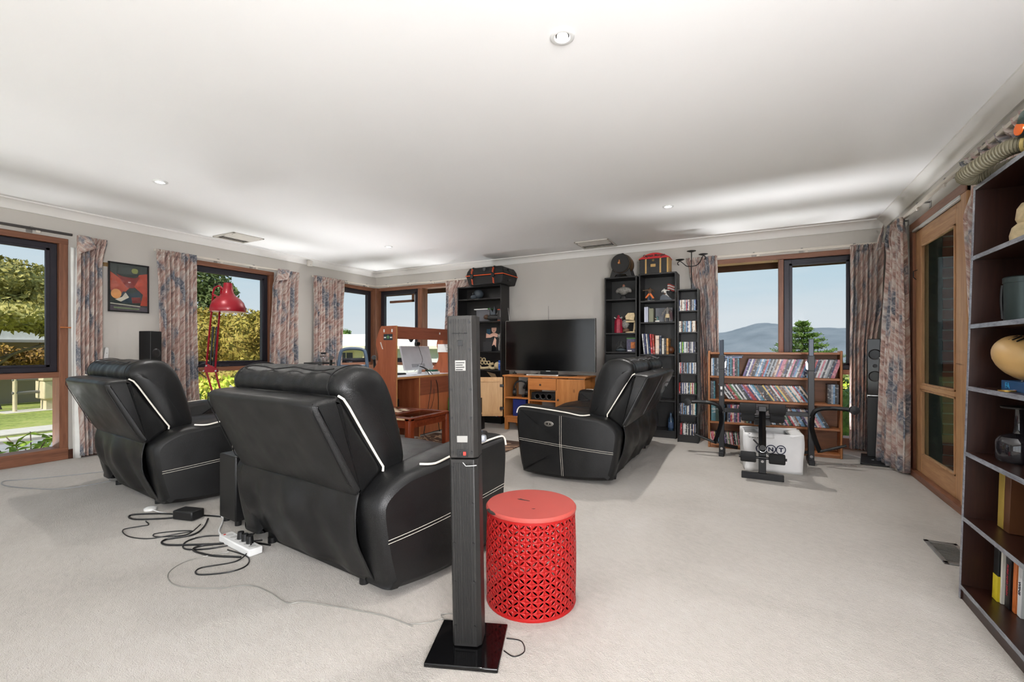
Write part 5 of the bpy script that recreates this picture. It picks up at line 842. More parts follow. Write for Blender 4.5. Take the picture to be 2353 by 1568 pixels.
# ================================================================ tall brown bookcase on the right
BRN = wood('dark_brown_veneer', (34, 18, 14), (54, 30, 22), 3, 'z', .35); EDG = wood('worn_edge', (96, 98, 106), (150, 154, 162), 5, 'y', .25, 5); BRNH = wood('dark_brown_shelf', (36, 20, 15), (56, 32, 24), 3, 'y', .28)
TL = math.radians(1.55); t = thing('brown_bookcase', 'tall dark brown bookcase with worn edges leaning on the curtain', 'bookcase', (.775, 2.62, 0), rot=(0, TL, 0)); wd, dp, hh = .60, .27, 1.745
for y in (0, -wd): s_ = obj('side', MB().box(0, dp, y-.016, y, 0, hh), BRN, t); obj('edge', MB().box(-.002, .0, y-.016, y, 0, hh), EDG, s_)
obj('back', MB().box(dp-.006, dp, -wd, 0, .03, hh), BRN, t)
for z in (.062, .352, .628, .905, 1.165, 1.452, 1.745): s_ = obj('shelf' if z < 1.7 else 'top', MB().box(0, dp-.006, -wd, -.016, z-.018, z), BRNH, t); obj('edge', MB().box(-.002, 0, -wd, -.016, z-.018, z), EDG, s_, bevel=.0006)
obj('plinth', MB().box(.004, .02, -wd, -.016, 0, .046), BRN, t)
tag(obj('dark_panel', MB().box(.757, 1.05, 1.98, 1.998, .0, .42), mat('charcoal_board', (26, 30, 28), .4), bevel=.004), 'dark board standing at near end of brown bookcase', 'board')
def rb(x, y, z): return Matrix.Translation((.775, 2.62, 0))@Matrix.Rotation(TL, 4, 'Y')@Vector((x, y, z))
t = thing('gas_mask', 'grey green gas mask with ribbed hose on the brown bookcase', 'gas mask', tuple(rb(.08, -.36, 1.747)), .2); GM = mat('mask_green', (60, 76, 76), .45, bmp=.1)
obj('face', MB().sphere((.02, -.02, .085), (.08, .10, .085), 22, 14), GM, t, smooth=60); obj('hood', MB().lathe([(.085, .10), (.105, .12), (.10, .145), (.07, .175), (.001, .19)], 26, (.02, -.02, 0)), mat('hood_green', (70, 88, 84), .5), t, smooth=50)
for y in (.03, -.07): e_ = obj('eyepiece', MB().lathe([(.001, -.012), (.026, -.010), (.032, 0), (.032, .01)], 20, (-.055, y, .10), 'x'), BLKP, t, smooth=50); obj('lens', MB().lathe([(.001, -.015), (.022, -.013), (.024, -.008)], 18, (-.055, y, .10), 'x'), mat('amber_lens', (226, 104, 30), .2), e_, smooth=50)
path = spline([(-.02, .05, .055), (-.045, .10, .062), (-.06, .17, .055), (-.075, .25, .04), (-.07, .31, .034), (-.02, .335, .032), (.02, .29, .032), (.04, .20, .032)], 18); obj('hose', MB().tube(path, [.031 if k % 3 else .026 for k in range(len(path))], 12), mat('hose_khaki', (104, 98, 78), .6), t, smooth=30); obj('hose_clamp', MB().tube([path[2], path[6]], .034, 14), mat('clamp_yellow', (170, 150, 90), .5), t)
tag(obj('hat_ornament', MB().lathe([(.001, 0), (.045, 0), (.05, .02), (.052, .05), (.045, .08), (.03, .095), (.036, .11), (.032, .15), (.02, .17), (.001, .175)], 20, tuple(rb(.11, -.165, 1.453))), F_CR, smooth=60, bevel=0), 'tan lumpy ornament on brown bookcase upper shelf', 'ornament')
t = thing('metal_canister', 'dark metal lidded canister on the brown bookcase', 'canister', tuple(rb(.12, -.125, 1.165))); GMET = mat('gunmetal_tin', (60, 72, 72), .35, .5); obj('body', MB().lathe([(.055, 0), (.056, .01), (.056, .16), (.05, .165), (.001, .166)], 30), GMET, t, smooth=40); obj('lid', MB().lathe([(.059, .158), (.059, .178), (.055, .182), (.001, .183)], 30), GMET, t, smooth=40); obj('clip', MB().tube(spline([(-.045, .045, .02), (-.047, .05, .1), (-.045, .046, .155)], 5), .005, 6), BLKM, t)
t = thing('football', 'tan football shaped ball resting on brown bookcase shelf', 'ball', tuple(rb(.09, -.235, .942)), .15); prof = [(.078*math.sin(PI*k/16)**.8, .125*-math.cos(PI*k/16)) for k in range(17)]; m = MB(); m.T = Matrix.Rotation(.35, 4, 'X'); m.lathe(prof, 28, (0, 0, 0), 'y'); m.T = None; m.v = [(a, b, c+.088) for a, b, c in m.v]; obj('ball', m, mat('tan_ball', (190, 154, 98), .4, var=.08), t, smooth=60)
for q in range(4): obj('lace', MB().cbox((-.03, -.03+.022*q, .166-.006*abs(q-1.5)), (.03, .006, .004), Matrix.Rotation(-.5, 3, 'Y')), BLKP, t)
t = thing('blue_carton', 'flat blue box under the tan ball on bookcase', 'box', tuple(rb(.11, -.24, .906))); obj('box', MB().box(-.06, .10, -.16, .08, 0, .038), mat('box_blue', (20, 70, 116), .5), t, bevel=.002); text('lettering', 'FA', .03, mat('cyan_print', (50, 150, 200), .5), t, (-.0605, .03, .019), (PI/2, 0, -PI/2), .0005, bold=.001)
t = thing('medal', 'gold medal on striped ribbon beside the blue box', 'medal', tuple(rb(.026, -.275, .906))); obj('disc', MB().lathe([(.001, 0), (.024, 0), (.024, .004), (.001, .005)], 24), mat('medal_gold', (200, 160, 80), .3, .7), t)
for sg, c_ in ((-1, (200, 40, 46)), (1, (230, 230, 228))): obj('ribbon', MB().grid(8, 1, lambda a, v: Vector((.02+.03*a, sg*.02*a+.012*v, .004+.036*a*a))), mat('ribbon_%d' % sg, c_, .6), t, solid=.001)
t = thing('decanter', 'dark glass decanter with long neck on the brown bookcase', 'decanter', tuple(rb(.11, -.155, .629))); obj('body', MB().lathe([(.001, 0), (.06, 0), (.065, .01), (.065, .075), (.055, .095), (.018, .11), (.013, .13), (.012, .20), (.016, .205), (.001, .206)], 30), mat('smoked_glass', (34, 32, 36), .06, spec=.8), t, smooth=40); obj('stopper', MB().lathe([(.05, .206), (.052, .212), (.001, .218)], 24), BLKP, t)
def spine_book(label, y, w_, z, h_, col, txt=None, tcol=WHITE, x0=.06, size=None, band=None, d=.15):
    t = thing('book', label, 'book', tuple(rb(x0, y, z)), group='books on the brown bookcase', rot=(0, TL, 0)); k = obj('cover', MB().box(0, d, 0, w_, 0, h_), mat('cover_%d_%d_%d' % col, col, .4), t, bevel=.0015); obj('pages', MB().box(.004, d-.002, .003, w_-.003, h_, h_+.0008), mat('paper', (240, 240, 238), .7), t)
    if band: obj('band', MB().box(-.0006, d, -.0006, w_+.0006, band[0], band[1]), mat('cover_%d_%d_%d' % band[2], band[2], .4), t)
    if txt: text('lettering', txt, size or w_*.7, tcol, t, (-.0012, w_/2, h_*.5), (PI/2, PI/2, -PI/2), .0003, bold=.0004)
z2 = .353; YL = mat('ink_yellow', (226, 206, 60), .5); RD = mat('ink_red', (190, 40, 60), .5)
spine_book('black book with pale capital title, brown bookcase fourth shelf', -.055, .030, z2, .235, (22, 22, 24), 'THE WOLF', WHITE, .12); spine_book('slim maroon book next to the black title', -.078, .02, z2, .235, (104, 44, 36), None, WHITE, .11); spine_book('tall mustard yellow book on the brown bookcase', -.128, .045, z2, .245, (176, 150, 70), None, WHITE, .08); spine_book('brown leather look book beside the mustard one', -.178, .045, z2, .235, (96, 60, 36), None, WHITE, .08)
z1 = .063; spine_book('black and yellow paperback on the bookcase bottom shelf', -.128, .040, z1, .215, (24, 26, 28), None, WHITE, .072, band=(0, .10, (226, 206, 50))); spine_book('thin cream paperback beside the yellow one', -.143, .012, z1, .21, (230, 226, 214), None, WHITE, .078); spine_book('black paperback with red title on bottom shelf', -.185, .038, z1, .215, (22, 20, 24), 'PURE AND MAIN', RD, .086, .016); spine_book('orange paperback on the bookcase bottom shelf', -.211, .022, z1, .21, (216, 120, 60), None, WHITE, .092); spine_book('white paperback with navy title beside orange one', -.243, .028, z1, .215, (232, 234, 236), 'WINS', mat('navy_ink', (26, 30, 58), .6), .096, .02)
# ================================================================ walls and corner items
t = thing('framed_poster', 'black framed poster in red and dark green between curtains', 'poster', (L+.002, 2.37, 1.71), rot=(0, 0, math.radians(0))); h2, w2 = .258, .178
for a in ((-w2, w2, -h2, -h2+.014), (-w2, w2, h2-.014, h2), (-w2, -w2+.014, -h2, h2), (w2-.014, w2, -h2, h2)): obj('frame', MB().box(0, .022, a[0], a[1], a[2], a[3]), BLKP, t, bevel=.002)
obj('sheet', MB().box(.001, .010, -w2+.01, w2-.01, -h2+.01, h2-.01), mat('poster_dark', (44, 58, 56), .5, var=.2, vs=6), t)
def pp(nm, poly, col, x=.0104): obj(nm, MB().prism(poly, 'yz', .010, x), mat('poster_%d_%d_%d' % col, col, .5, var=.18, vs=14), t, smooth=0)
pp('printed_shape', [(-.165, .16), (-.165, -.02), (-.10, -.13), (.02, .02)], (176, 72, 48)); pp('printed_shape', [(.165, .17), (.165, -.18), (.10, -.18), (.125, -.06), (.03, .03), (.09, .15)], (178, 66, 44), .0105); pp('printed_shape', [(-.11, .14), (-.05, .115), (.05, .11), (.10, .135), (.04, .0), (-.02, .0)], (132, 40, 38), .0106); pp('printed_disc', [(.052+.03*math.cos(a), .185+.028*math.sin(a)) for a in [2*PI*k/18 for k in range(18)]], (140, 148, 76)); pp('printed_disc', [(-.11+.045*math.cos(a), -.07+.05*math.sin(a)) for a in [2*PI*k/18 for k in range(18)]], (226, 160, 96), .0109)
pp('printed_shape', [(-.10, -.12), (-.05, -.04), (.03, -.06), (.09, -.02), (.115, -.12), (.04, -.16), (-.06, -.16)], (48, 66, 78), .0108); pp('printed_shape', [(-.12, -.13), (-.06, -.10), (-.03, -.05), (0, -.10), (-.07, -.15)], (214, 208, 190), .011); pp('printed_shape', [(.02, -.10), (.10, -.09), (.11, -.15), (.03, -.16)], (120, 44, 44), .011); pp('printed_band', [(-.168, -.165), (.10, -.185), (.10, -.195), (-.168, -.178)], (196, 192, 176)); pp('printed_band', [(-.168, -.19), (.168, -.195), (.168, -.248), (-.168, -.248)], (84, 78, 88)); pp('printed_band', [(-.13, -.205), (.09, -.212), (.09, -.228), (-.13, -.222)], (120, 140, 104), .0107)
obj('glazing', MB().box(.0115, .0125, -w2+.01, w2-.01, -h2+.01, h2-.01), glass('poster_glass', (1, 1, 1), .05), t)
t = thing('router', 'small white wall mounted modem behind the recliner', 'modem', (L+.002, 2.165, .93)); m = MB(); m.prism([(-.022, 0), (.022, 0), (.03, .13), (.022, .15), (.0, .15)], 'yz', 0, .03); obj('case', m, WHITE, t, bevel=.006, seg=3); obj('indicator', MB().cyl((.03, .01, .09), (.0312, .01, .09), .003), BLKP, t)
t = thing('bottle_holder', 'white charging wand clipped on the wall curtain edge', 'hook', (L+.02, 1.885, 1.27)); obj('peg', MB().cyl((0, -.06, 0), (0, .04, 0), .006), wood('peg_wood', (190, 110, 60), (210, 130, 76), 4, 'y'), t); t['label'] = 'thin wooden curtain peg on the garden window frame'; t['category'] = 'peg'; t.name = 'curtain_peg'
t = thing('tieback_hook', 'twin brass curtain hook between folded curtain and poster', 'hook', (L, 2.165, 1.93)); obj('plate', MB().box(0, .004, -.02, .03, -.02, .02), mat('brass_hook', (160, 130, 90), .3, .8), t)
for z in (-.012, .012): obj('prong', MB().cyl((0, 0, z), (.05, -.03, z), .004), CHROME, t)
t = thing('bookshelf_speaker', 'black column speaker standing beside the poster wall curtain', 'speaker', (L+.25, 2.46, 0), .35); obj('cabinet', MB().box(-.07, .07, -.065, .065, .02, 1.25), BLKP, t, bevel=.005); obj('base', MB().box(-.12, .12, -.12, .12, 0, .02), BLKP, t, bevel=.004)
for z in (1.02, .86): obj('driver', MB().lathe([(.001, .0), (.03, .004), (.045, .001), (.05, -.003)], 20, (.072, 0, z), 'x'), MATS['driver_grey'], t, smooth=60)
t = thing('corner_speaker', 'black tower speaker between two curtains in the corner', 'speaker', (1.035, 5.55, 0), math.radians(-10)); obj('base', MB().box(-.11, .09, -.36, .12, 0, .018), BLKP, t, bevel=.004); obj('column', MB().box(-.06, .06, -.02, .05, .018, .62), BLKP, t, bevel=.004); obj('cabinet', MB().box(-.06, .06, -.06, .06, .60, 1.16), GLOSS, t, bevel=.005); obj('trim_strip', MB().box(-.061, .061, -.0615, -.059, .612, .618), CHROME, t)
for z, r_ in ((1.01, .052), (.90, .018), (.80, .052)): obj('driver', MB().lathe([(.001, .012), (r_*.25, .0), (r_*.5, .014), (r_*.9, -.004), (r_, -.006), (r_, 0)], 24, (0, -.06, z), 'y'), MATS['driver_grey'], t, smooth=60)
t = thing('subwoofer', 'black subwoofer cabinet standing between the two recliners', 'subwoofer', (-2.80, 1.80, 0), -.1); obj('cabinet', MB().box(-.10, .10, -.17, .2, .03, .42), BLKP, t, bevel=.008)
for x in (-.07, .07):
    for y in (-.14, .17): obj('foot', MB().cyl((x, y, 0), (x, y, .03), .018), BLKP, t)
t = thing('side_table', 'small round black side table under the office chair curtain', 'side table', (-5.25, 4.28, 0)); obj('top', MB().lathe([(.001, .86), (.2, .86), (.2, .88), (.001, .88)], 30), BLACKW, t); obj('post', MB().cyl((0, 0, .02), (0, 0, .86), .025), BLACKW, t); obj('base', MB().lathe([(.15, 0), (.15, .015), (.025, .03)], 26), BLACKW, t)
t = thing('glass_jar', 'clear glass jar with dark stopper beyond the recliner', 'jar', (-5.2, 4.30, .88)); obj('jar', MB().lathe([(.05, 0), (.075, .03), (.075, .07), (.03, .10), (.03, .115)], 24), glass('jar_glass', (.9, .93, .95), .25), t, smooth=50); obj('stopper', MB().lathe([(.034, .113), (.034, .13), (.06, .134), (.001, .14)], 20), BLKP, t)
# ================================================================ cables and adaptors on the carpet
t = thing('power_board', 'white multi socket power board on carpet behind recliner', 'power board', (-2.43, 1.475, 0), math.radians(-7)); obj('case', MB().box(-.17, .17, -.035, .035, 0, .038), WHITE, t, bevel=.006)
for k in range(6): obj('socket', MB().cyl((-.12+.05*k, 0, .038), (-.12+.05*k, 0, .0388), .018, n=16), mat('socket_grey', (196, 196, 194), .5), t)
for x in (-.02, .03, .08): obj('plug', MB().cyl((x, .012, .038), (x, .012, .075), .019, .015), BLKP, t)
obj('switch', MB().box(-.15, -.14, -.02, -.01, .038, .041), mat('red_clip', (190, 50, 40), .4), t)
tag(obj('power_adaptor', MB().cbox((-3.13, 1.575, .03), (.15, .09, .056), Matrix.Rotation(.25, 3, 'Z')), BLKP, bevel=.008), 'black block power adaptor on carpet behind garden recliner', 'adaptor')
t = thing('power_plug', 'white disc shaped plug on carpet under recliner skirt', 'plug', (-3.52, 1.54, .0)); obj('disc', MB().lathe([(.001, 0), (.035, 0), (.035, .012), (.02, .02), (.001, .022)], 20), WHITE, t, smooth=50); obj('cable', MB().tube(spline([(.03, 0, .006), (.12, .0, .004), (.22, .02, .004), (.33, .04, .004)], 5), .004, 5), WHITE, t)
def cable(label, pts, r=.004, m=BLKP, name='floor_cable'): tag(obj(name, MB().tube(spline([(x, y, r+z) for x, y, *zz in pts for z in [zz[0] if zz else 0]], 8), r, 6), m, smooth=60), label, 'cable', 'cables on the carpet')
from_px = None
cable('thick black looped cable nearest the garden recliner skirt', [(-3.22, 1.585), (-3.36, 1.53), (-3.50, 1.43), (-3.40, 1.40), (-3.24, 1.50), (-3.10, 1.63), (-2.9, 1.70)], .005)
cable('thin black cable tangle in front of the adaptor', [(-3.30, 1.42), (-3.22, 1.40), (-3.24, 1.36), (-3.26, 1.29), (-3.12, 1.26), (-2.98, 1.30), (-2.92, 1.40), (-2.88, 1.47), (-2.96, 1.43), (-3.03, 1.35), (-2.98, 1.33), (-2.90, 1.38), (-2.86, 1.44), (-2.95, 1.55)], .003)
cable('thick black cable winding toward the white power board', [(-3.0, 1.62), (-2.88, 1.53), (-2.82, 1.44), (-2.88, 1.33), (-2.80, 1.30), (-2.62, 1.40), (-2.45, 1.52), (-2.30, 1.56)], .005)
cable('long oval black cable loop beside the power board', [(-2.42, 1.545, .045), (-2.62, 1.53), (-2.74, 1.46), (-2.75, 1.37), (-2.66, 1.32), (-2.56, 1.37), (-2.5, 1.45), (-2.45, 1.53), (-2.40, 1.58)], .004)
cable('black cable curling round the power board end', [(-2.36, 1.50, .07), (-2.30, 1.44, .02), (-2.28, 1.36), (-2.36, 1.24), (-2.30, 1.20), (-2.20, 1.28), (-2.19, 1.36), (-2.28, 1.42), (-2.45, 1.42)], .0035)
cable('thick black cable entering the power board underneath', [(-2.55, 1.45), (-2.62, 1.38), (-2.60, 1.33), (-2.45, 1.34), (-2.30, 1.40)], .005)
cable('white flex running between adaptor and power board', [(-3.05, 1.66), (-2.95, 1.68), (-2.85, 1.62), (-2.74, 1.54), (-2.63, 1.50)], .005, WHITE)
cable('grey flex looping over carpet toward the garden window', [(-4.55, 1.72), (-4.62, 1.46), (-4.9, 1.33), (-5.15, 1.28), (-5.30, 1.32), (-5.22, 1.42), (-5.05, 1.66), (-4.9, 1.95)], .004, mat('grey_flex', (150, 150, 150), .5))
cable('clear speaker wire snaking behind the tower speaker recliner', [(-2.42, 1.41), (-2.5, 1.26), (-2.44, 1.14), (-2.28, 1.10), (-2.1, 1.17), (-2.0, 1.25), (-1.88, 1.26), (-1.72, 1.24), (-1.66, 1.28), (-1.5, 1.32), (-1.3, 1.36), (-1.15, 1.36)], .0022, mat('clear_wire', (150, 148, 142), .3, .3))
cable('thin dark wire curl at the speaker base', [(-.775, 1.40), (-.73, 1.39), (-.71, 1.43), (-.745, 1.475), (-.80, 1.465)], .002, BLKP)
cable('thin wire coil between recliner and speaker base', [(-1.18, 1.36), (-1.12, 1.40), (-1.08, 1.45), (-1.03, 1.47), (-1.06, 1.50), (-1.1, 1.47), (-1.02, 1.44)], .002, MATS['clear_wire'])
cable('white lead running from rack to corner speaker', [(.74, 5.58), (.82, 5.62), (.90, 5.55), (.95, 5.44), (.99, 5.36, .02)], .0035, WHITE)
# ================================================================ outside
GL, PATH = leaf_mat('lawn', [(96, 92, 56), (124, 138, 66), (158, 166, 88), (176, 168, 110)], .7), mat('concrete_path', (196, 190, 180), .9, var=.06)
def ground(a, v): x, y = -70+130*a, -25+150*v; return Vector((x, y, -.42-(0 if y < 6.6 else .02*(y-6.6))-.045*max(0, -13-x)*(1 if x > -40 else 0)-(1.2 if x <= -40 else 0)))
structure('ground_lawn', 'patchy green lawn outside the windows', 'lawn', MB().grid(40, 40, ground), GL)
structure('path_pavement', 'pale concrete path crossing the lawn beyond garden window', 'path', MB().box(-11.9, -11.2, -20, 30, -.42, -.385), PATH, bevel=.01); structure('road', 'grey bitumen driveway outside the garden window', 'road', MB().box(-10.2, -7.2, -20, 30, -.42, -.40), mat('bitumen', (150, 150, 150), .9, var=.1)); structure('kerb', 'concrete kerb along the driveway', 'kerb', MB().box(-10.45, -10.2, -20, 30, -.42, -.34), PATH, bevel=.02)
EAVE = mat('eave_brown', (84, 56, 38), .8, var=.15)
structure('roof', 'dark brown boarded eaves and roof over the windows', 'roof', MB().box(L-.75, R+.75, Y0-.75, B+.75, H+.1, H+.2).box(L-.75, L-TH, Y0-.75, B+.75, 2.20, 2.5).box(L-.75, R+.75, B+TH, B+.75, 2.20, 2.5).box(R+TH, R+.75, Y0-.75, B+.75, 2.20, 2.5).box(L-.78, R+.75, B+.75, B+.78, 2.09, 2.5).box(L-.78, L-.75, Y0-.75, B+.78, 2.11, 2.5), EAVE)
BRK = mat('brown_brick', (126, 78, 62), .9, var=.25, vs=5, bmp=.3, bs=30); MORT = mat('mortar', (150, 140, 130), .95)
bw = thing('wall_outside', 'brown brick door reveal outside the glazed door', 'wall', kind='structure'); obj('mortar_bed', MB().box(1.38, 1.50, 5.012, 5.08, -.42, 2.12), MORT, bw); bm = D.meshes.new('brick'); q_ = MB().box(0, .11, 0, .07, 0, .074); bm.from_pydata(q_.v, [], q_.f); bm.materials.append(BRK)
for r_ in range(29):
    o = D.objects.new('brick', bm); COL.objects.link(o); o.parent = bw; o.location = (1.376+(.006 if r_ % 2 else 0), 5.004, -.41+r_*.086)
obj('screen_frame', MB().box(1.256, 1.376, 5.0, 5.07, 0, 2.06), mat('screen_dark', (58, 64, 56), .8, var=.1, vs=20), bw)
structure('patio_ground', 'grey paved patio outside the glazed door', 'patio', MB().box(R+TH, 6, -4, 5.4, -.42, -.05), mat('patio_grey', (120, 118, 112), .9)); structure('wall_patio', 'dull green patio fence beyond the glazed door', 'fence', MB().box(3.6, 3.7, -4, 5.2, -.42, 2.2), mat('fence_green', (80, 88, 76), .9))
LF = {'gum': leaf_mat('gum_leaves', [(74, 74, 45), (126, 122, 67), (167, 160, 94), (198, 189, 126)]), 'oak': leaf_mat('oak_leaves', [(65, 74, 49), (103, 117, 74), (146, 155, 103)]), 'olive': leaf_mat('olive_leaves', [(79, 67, 33), (137, 117, 56), (164, 151, 74), (135, 133, 67)]), 'lime': leaf_mat('lime_leaves', [(94, 135, 45), (169, 198, 67), (232, 232, 108), (250, 207, 103)], 2.5), 'gold': leaf_mat('gold_leaves', [(108, 108, 49), (198, 169, 79), (232, 201, 117)]), 'dark': leaf_mat('dark_leaves', [(49, 70, 33), (83, 110, 49), (117, 140, 67)])}
BARK = mat('bark', (98, 86, 74), .9, var=.3, vs=6)
def leaves(m, c, rad, n, size, rnd, flat=1.0):
    for _ in range(n):
        while True:
            p = Vector((rnd.uniform(-1, 1), rnd.uniform(-1, 1), rnd.uniform(-1, 1)))
            if .25 < p.length < 1: break
        p = p*(.75+.25/p.length*.9) if p.length < .7 else p
        q = Vector((c[0]+p.x*rad[0], c[1]+p.y*rad[1], c[2]+p.z*rad[2])); s = size*rnd.uniform(.6, 1.3); a = Vector((rnd.gauss(0, 1), rnd.gauss(0, 1), rnd.gauss(0, flat))).normalized(); b = a.orthogonal().normalized(); b = (Matrix.Rotation(rnd.uniform(0, 6.28), 3, a)@b)
        c2 = a.cross(b); m.add([q-b*s, q+c2*s*.45, q+b*s, q-c2*s*.45], [(0, 1, 2, 3)])
def tree(name, label, loc, blobs, mt, size, seed, trunk=None, cat='tree', group='trees outside', core=True):
    rnd = random.Random(seed); t = thing(name, label, cat, loc, 0, group); m = MB(); cm = MB()
    for (c, rad, n) in blobs:
        leaves(m, c, rad, n, size, rnd); cm.sphere(c, tuple(r_*.80 for r_ in rad), 10, 7)
    obj('crown', m, mt, t, smooth=0)
    if core: obj('crown_core', cm, mt, t, smooth=60)
    for pts, r0 in (trunk or []): obj('trunk' if r0 > .12 else 'branch', MB().tube(spline(pts, 5), [r0*(1-.6*k/(5*(len(pts)-1))) for k in range(5*(len(pts)-1)+1)], 8), BARK, t, smooth=60)
    return t
tree('gum_tree', 'big yellow green gum tree beyond the garden window', (-19.7, 4.73, -.75), [((0, 0, 3.7), (1.5, 1.5, .85), 4200), ((.6, .9, 3.15), (1.0, 1.0, .7), 2200), ((.2, -1.0, 3.45), (1.5, 1.4, .9), 3000), ((.7, .2, 2.8), (1.6, 1.7, .5), 3000), ((1.1, 1.1, 2.5), (.7, .7, .4), 900)], LF['gum'], .09, 1, [([(0, 0, 0), (.1, -.2, 1.0), (0, 0, 2.2), (.2, .3, 3.2)], .14), ([(0, 0, 1.6), (.8, -.5, 2.0), (1.4, -1.2, 2.3)], .05), ([(0, 0, 1.5), (.6, .7, 1.9), (.8, 1.4, 2.2)], .045), ([(0, 0, 1.3), (1.0, .3, 1.8), (1.5, .9, 1.9)], .035)])
tree('creeper_bush', 'yellow autumn creeper against the brick building', (-22.7, 5.9, -.9), [((0, -1.5, 1.6), (.6, 2.0, .7), 2600), ((0, 1.5, 1.55), (.6, 1.8, .65), 2200)], leaf_mat('autumn_leaves', [(70, 56, 34), (140, 108, 54), (214, 178, 78)]), .09, 2, cat='bush', core=True)
tree('leafy_tree', 'tall grey green tree at the red lamp window edge', (-16, 8.5, -.6), [((0, 0, 4.0), (.75, .8, .6), 1800), ((.45, .25, 3.5), (.55, .55, .45), 900), ((-.2, -.2, 3.1), (.7, .7, .6), 1200), ((-.1, -.1, 2.5), (.5, .5, .4), 500)], LF['oak'], .08, 3, [([(-.2, -.2, 0), (-.15, -.2, 1.4), (0, 0, 3.6)], .14), ([(-.1, -.1, 2.2), (.3, .2, 3.0), (.45, .25, 3.5)], .05)], core=False)
tree('olive_tree', 'broad bronze olive tree filling the red lamp window', (-12.1, 7.1, -.6), [((-.55, -.35, 1.75), (.9, .9, 1.0), 4600), ((.25, .2, 1.75), (.85, .85, 1.0), 4200), ((.7, .45, 1.95), (.55, .6, .75), 2200), ((.1, .1, .9), (1.1, 1.1, .8), 2600)], LF['olive'], .065, 4, [([(0, 0, 0), (0, .1, .7), (0, 0, 1.4)], .13)])
rnd = random.Random(5); t = thing('hedge', 'lime green and yellow leafy hedge under the lamp window', 'hedge', (-7.2, 4.35, -.42)); m = MB(); cm = MB()
for k in range(26):
    c = (rnd.uniform(-.5, .5), -1.3+2.6*k/25, .62+rnd.uniform(-.08, .1)); cm.sphere((c[0], c[1], .35), (.4, .35, .48), 8, 6)
    for _ in range(230):
        p = Vector((c[0]+rnd.gauss(0, .28), c[1]+rnd.gauss(0, .2), rnd.uniform(.1, 1.02)+.06*math.sin(k))); d = Vector((rnd.gauss(.3, .6), rnd.gauss(0, .6), -abs(rnd.gauss(.8, .4)))).normalized(); s = rnd.uniform(.05, .09); x = d.orthogonal().normalized()*s*.28; m.add([p, p+d*s*.6+x, p+d*s*1.3, p+d*s*.6-x], [(0, 1, 2, 3)])
obj('foliage', m, LF['lime'], t, smooth=0); obj('hedge_core', cm, LF['dark'], t, smooth=60)
rnd = random.Random(6); t = thing('garden_plant', 'bright green broad leaf plant just outside garden window', 'plant', (-7.0, 1.95, -.42)); m = MB()
for k in range(9): a = rnd.uniform(0, 6.28); e_ = Vector((.35*math.cos(a), .45*math.sin(a), rnd.uniform(.25, .62))); obj('stem', MB().tube([(0, 0, 0), e_*.6+Vector((0, 0, .1)), e_], .006, 5), BARK, t)
for k in range(420):
    a = rnd.uniform(0, 6.28); r_ = math.sqrt(rnd.random()); p = Vector((.42*r_*math.cos(a), .62*r_*math.sin(a), .12+rnd.random()*.42*(1.2-r_))); s = rnd.uniform(.05, .09); n = Vector((rnd.gauss(0, .5), rnd.gauss(0, .5), 1)).normalized(); x = n.orthogonal().normalized(); x = Matrix.Rotation(rnd.uniform(0, 6.28), 3, n)@x; y = n.cross(x); m.add([p-x*s, p+y*s*.5, p+x*s-n*s*.4, p-y*s*.5], [(0, 1, 2, 3)])
obj('foliage', m, leaf_mat('broad_leaves', [(84, 116, 40), (140, 170, 66), (190, 206, 104)], 3), t, smooth=0)
# brick building beyond the gum tree
t = thing('brick_building', 'low tan brick building with white metal fascia behind gum tree', 'building', (-24, 6, -1.0)); WB = D.materials.new('tan_brickwork'); WB.use_nodes = True; nt = WB.node_tree; bt = nt.nodes.new('ShaderNodeTexBrick'); bt.inputs['Scale'].default_value = 5; bt.inputs['Color1'].default_value = (*lin((150, 118, 82)), 1); bt.inputs['Color2'].default_value = (*lin((128, 98, 68)), 1); bt.inputs['Mortar'].default_value = (*lin((168, 156, 136)), 1); bt.inputs['Row Height'].default_value = .4; tc = nt.nodes.new('ShaderNodeTexCoord'); mp = nt.nodes.new('ShaderNodeMapping'); mp.inputs['Rotation'].default_value = (PI/2, 0, PI/2); nt.links.new(tc.outputs['Object'], mp.inputs[0]); nt.links.new(mp.outputs[0], bt.inputs['Vector']); nt.links.new(bt.outputs[0], nt.nodes['Principled BSDF'].inputs['Base Color'])
obj('wall', MB().box(-6, 0, -14, 5, 0, 2.38), WB, t); obj('fascia', MB().box(-6, .5, -14.4, 5.4, 2.38, 2.81), mat('fascia_white', (236, 236, 234), .6), t); obj('gutter', MB().box(.5, .6, -14.4, 5.4, 2.31, 2.41), mat('gutter_grey', (170, 166, 158), .5), t); obj('roof', MB().box(-6, .4, -14.2, 5.2, 2.81, 2.87), MATS['fascia_white'], t)
t = thing('meter_box', 'cream utility meter with pipes before the brick building', 'meter', (-17.3, 4.85, -.65)); CRM = mat('utility_cream', (206, 192, 160), .6); obj('box', MB().box(-.3, .3, .12, .75, .35, .85), CRM, t, bevel=.03); obj('lid', MB().box(-.33, .33, .09, .78, .85, .95), CRM, t, bevel=.02); obj('post', MB().cyl((0, -.35, 0), (0, -.35, .95), .045), CRM, t); obj('plinth', MB().box(-.4, .4, -.6, .9, 0, .06), PATH, t)
for z in (.55, .9): obj('pipe', MB().cyl((0, -.4, z), (0, .2, z), .04), mat('pipe_grey', (110, 108, 104), .5), t)
obj('leg', MB().box(-.2, .2, .2, .65, .06, .36), CRM, t)
t = thing('wire_fence', 'grey wire mesh gate frame before the brick building', 'fence', (-17.6, 3.7, -.65)); FG = mat('fence_grey', (96, 104, 104), .5, .4)
for y in (-.6, .5): obj('post', MB().cyl((0, y, 0), (0, y, 1.25), .035), FG, t)
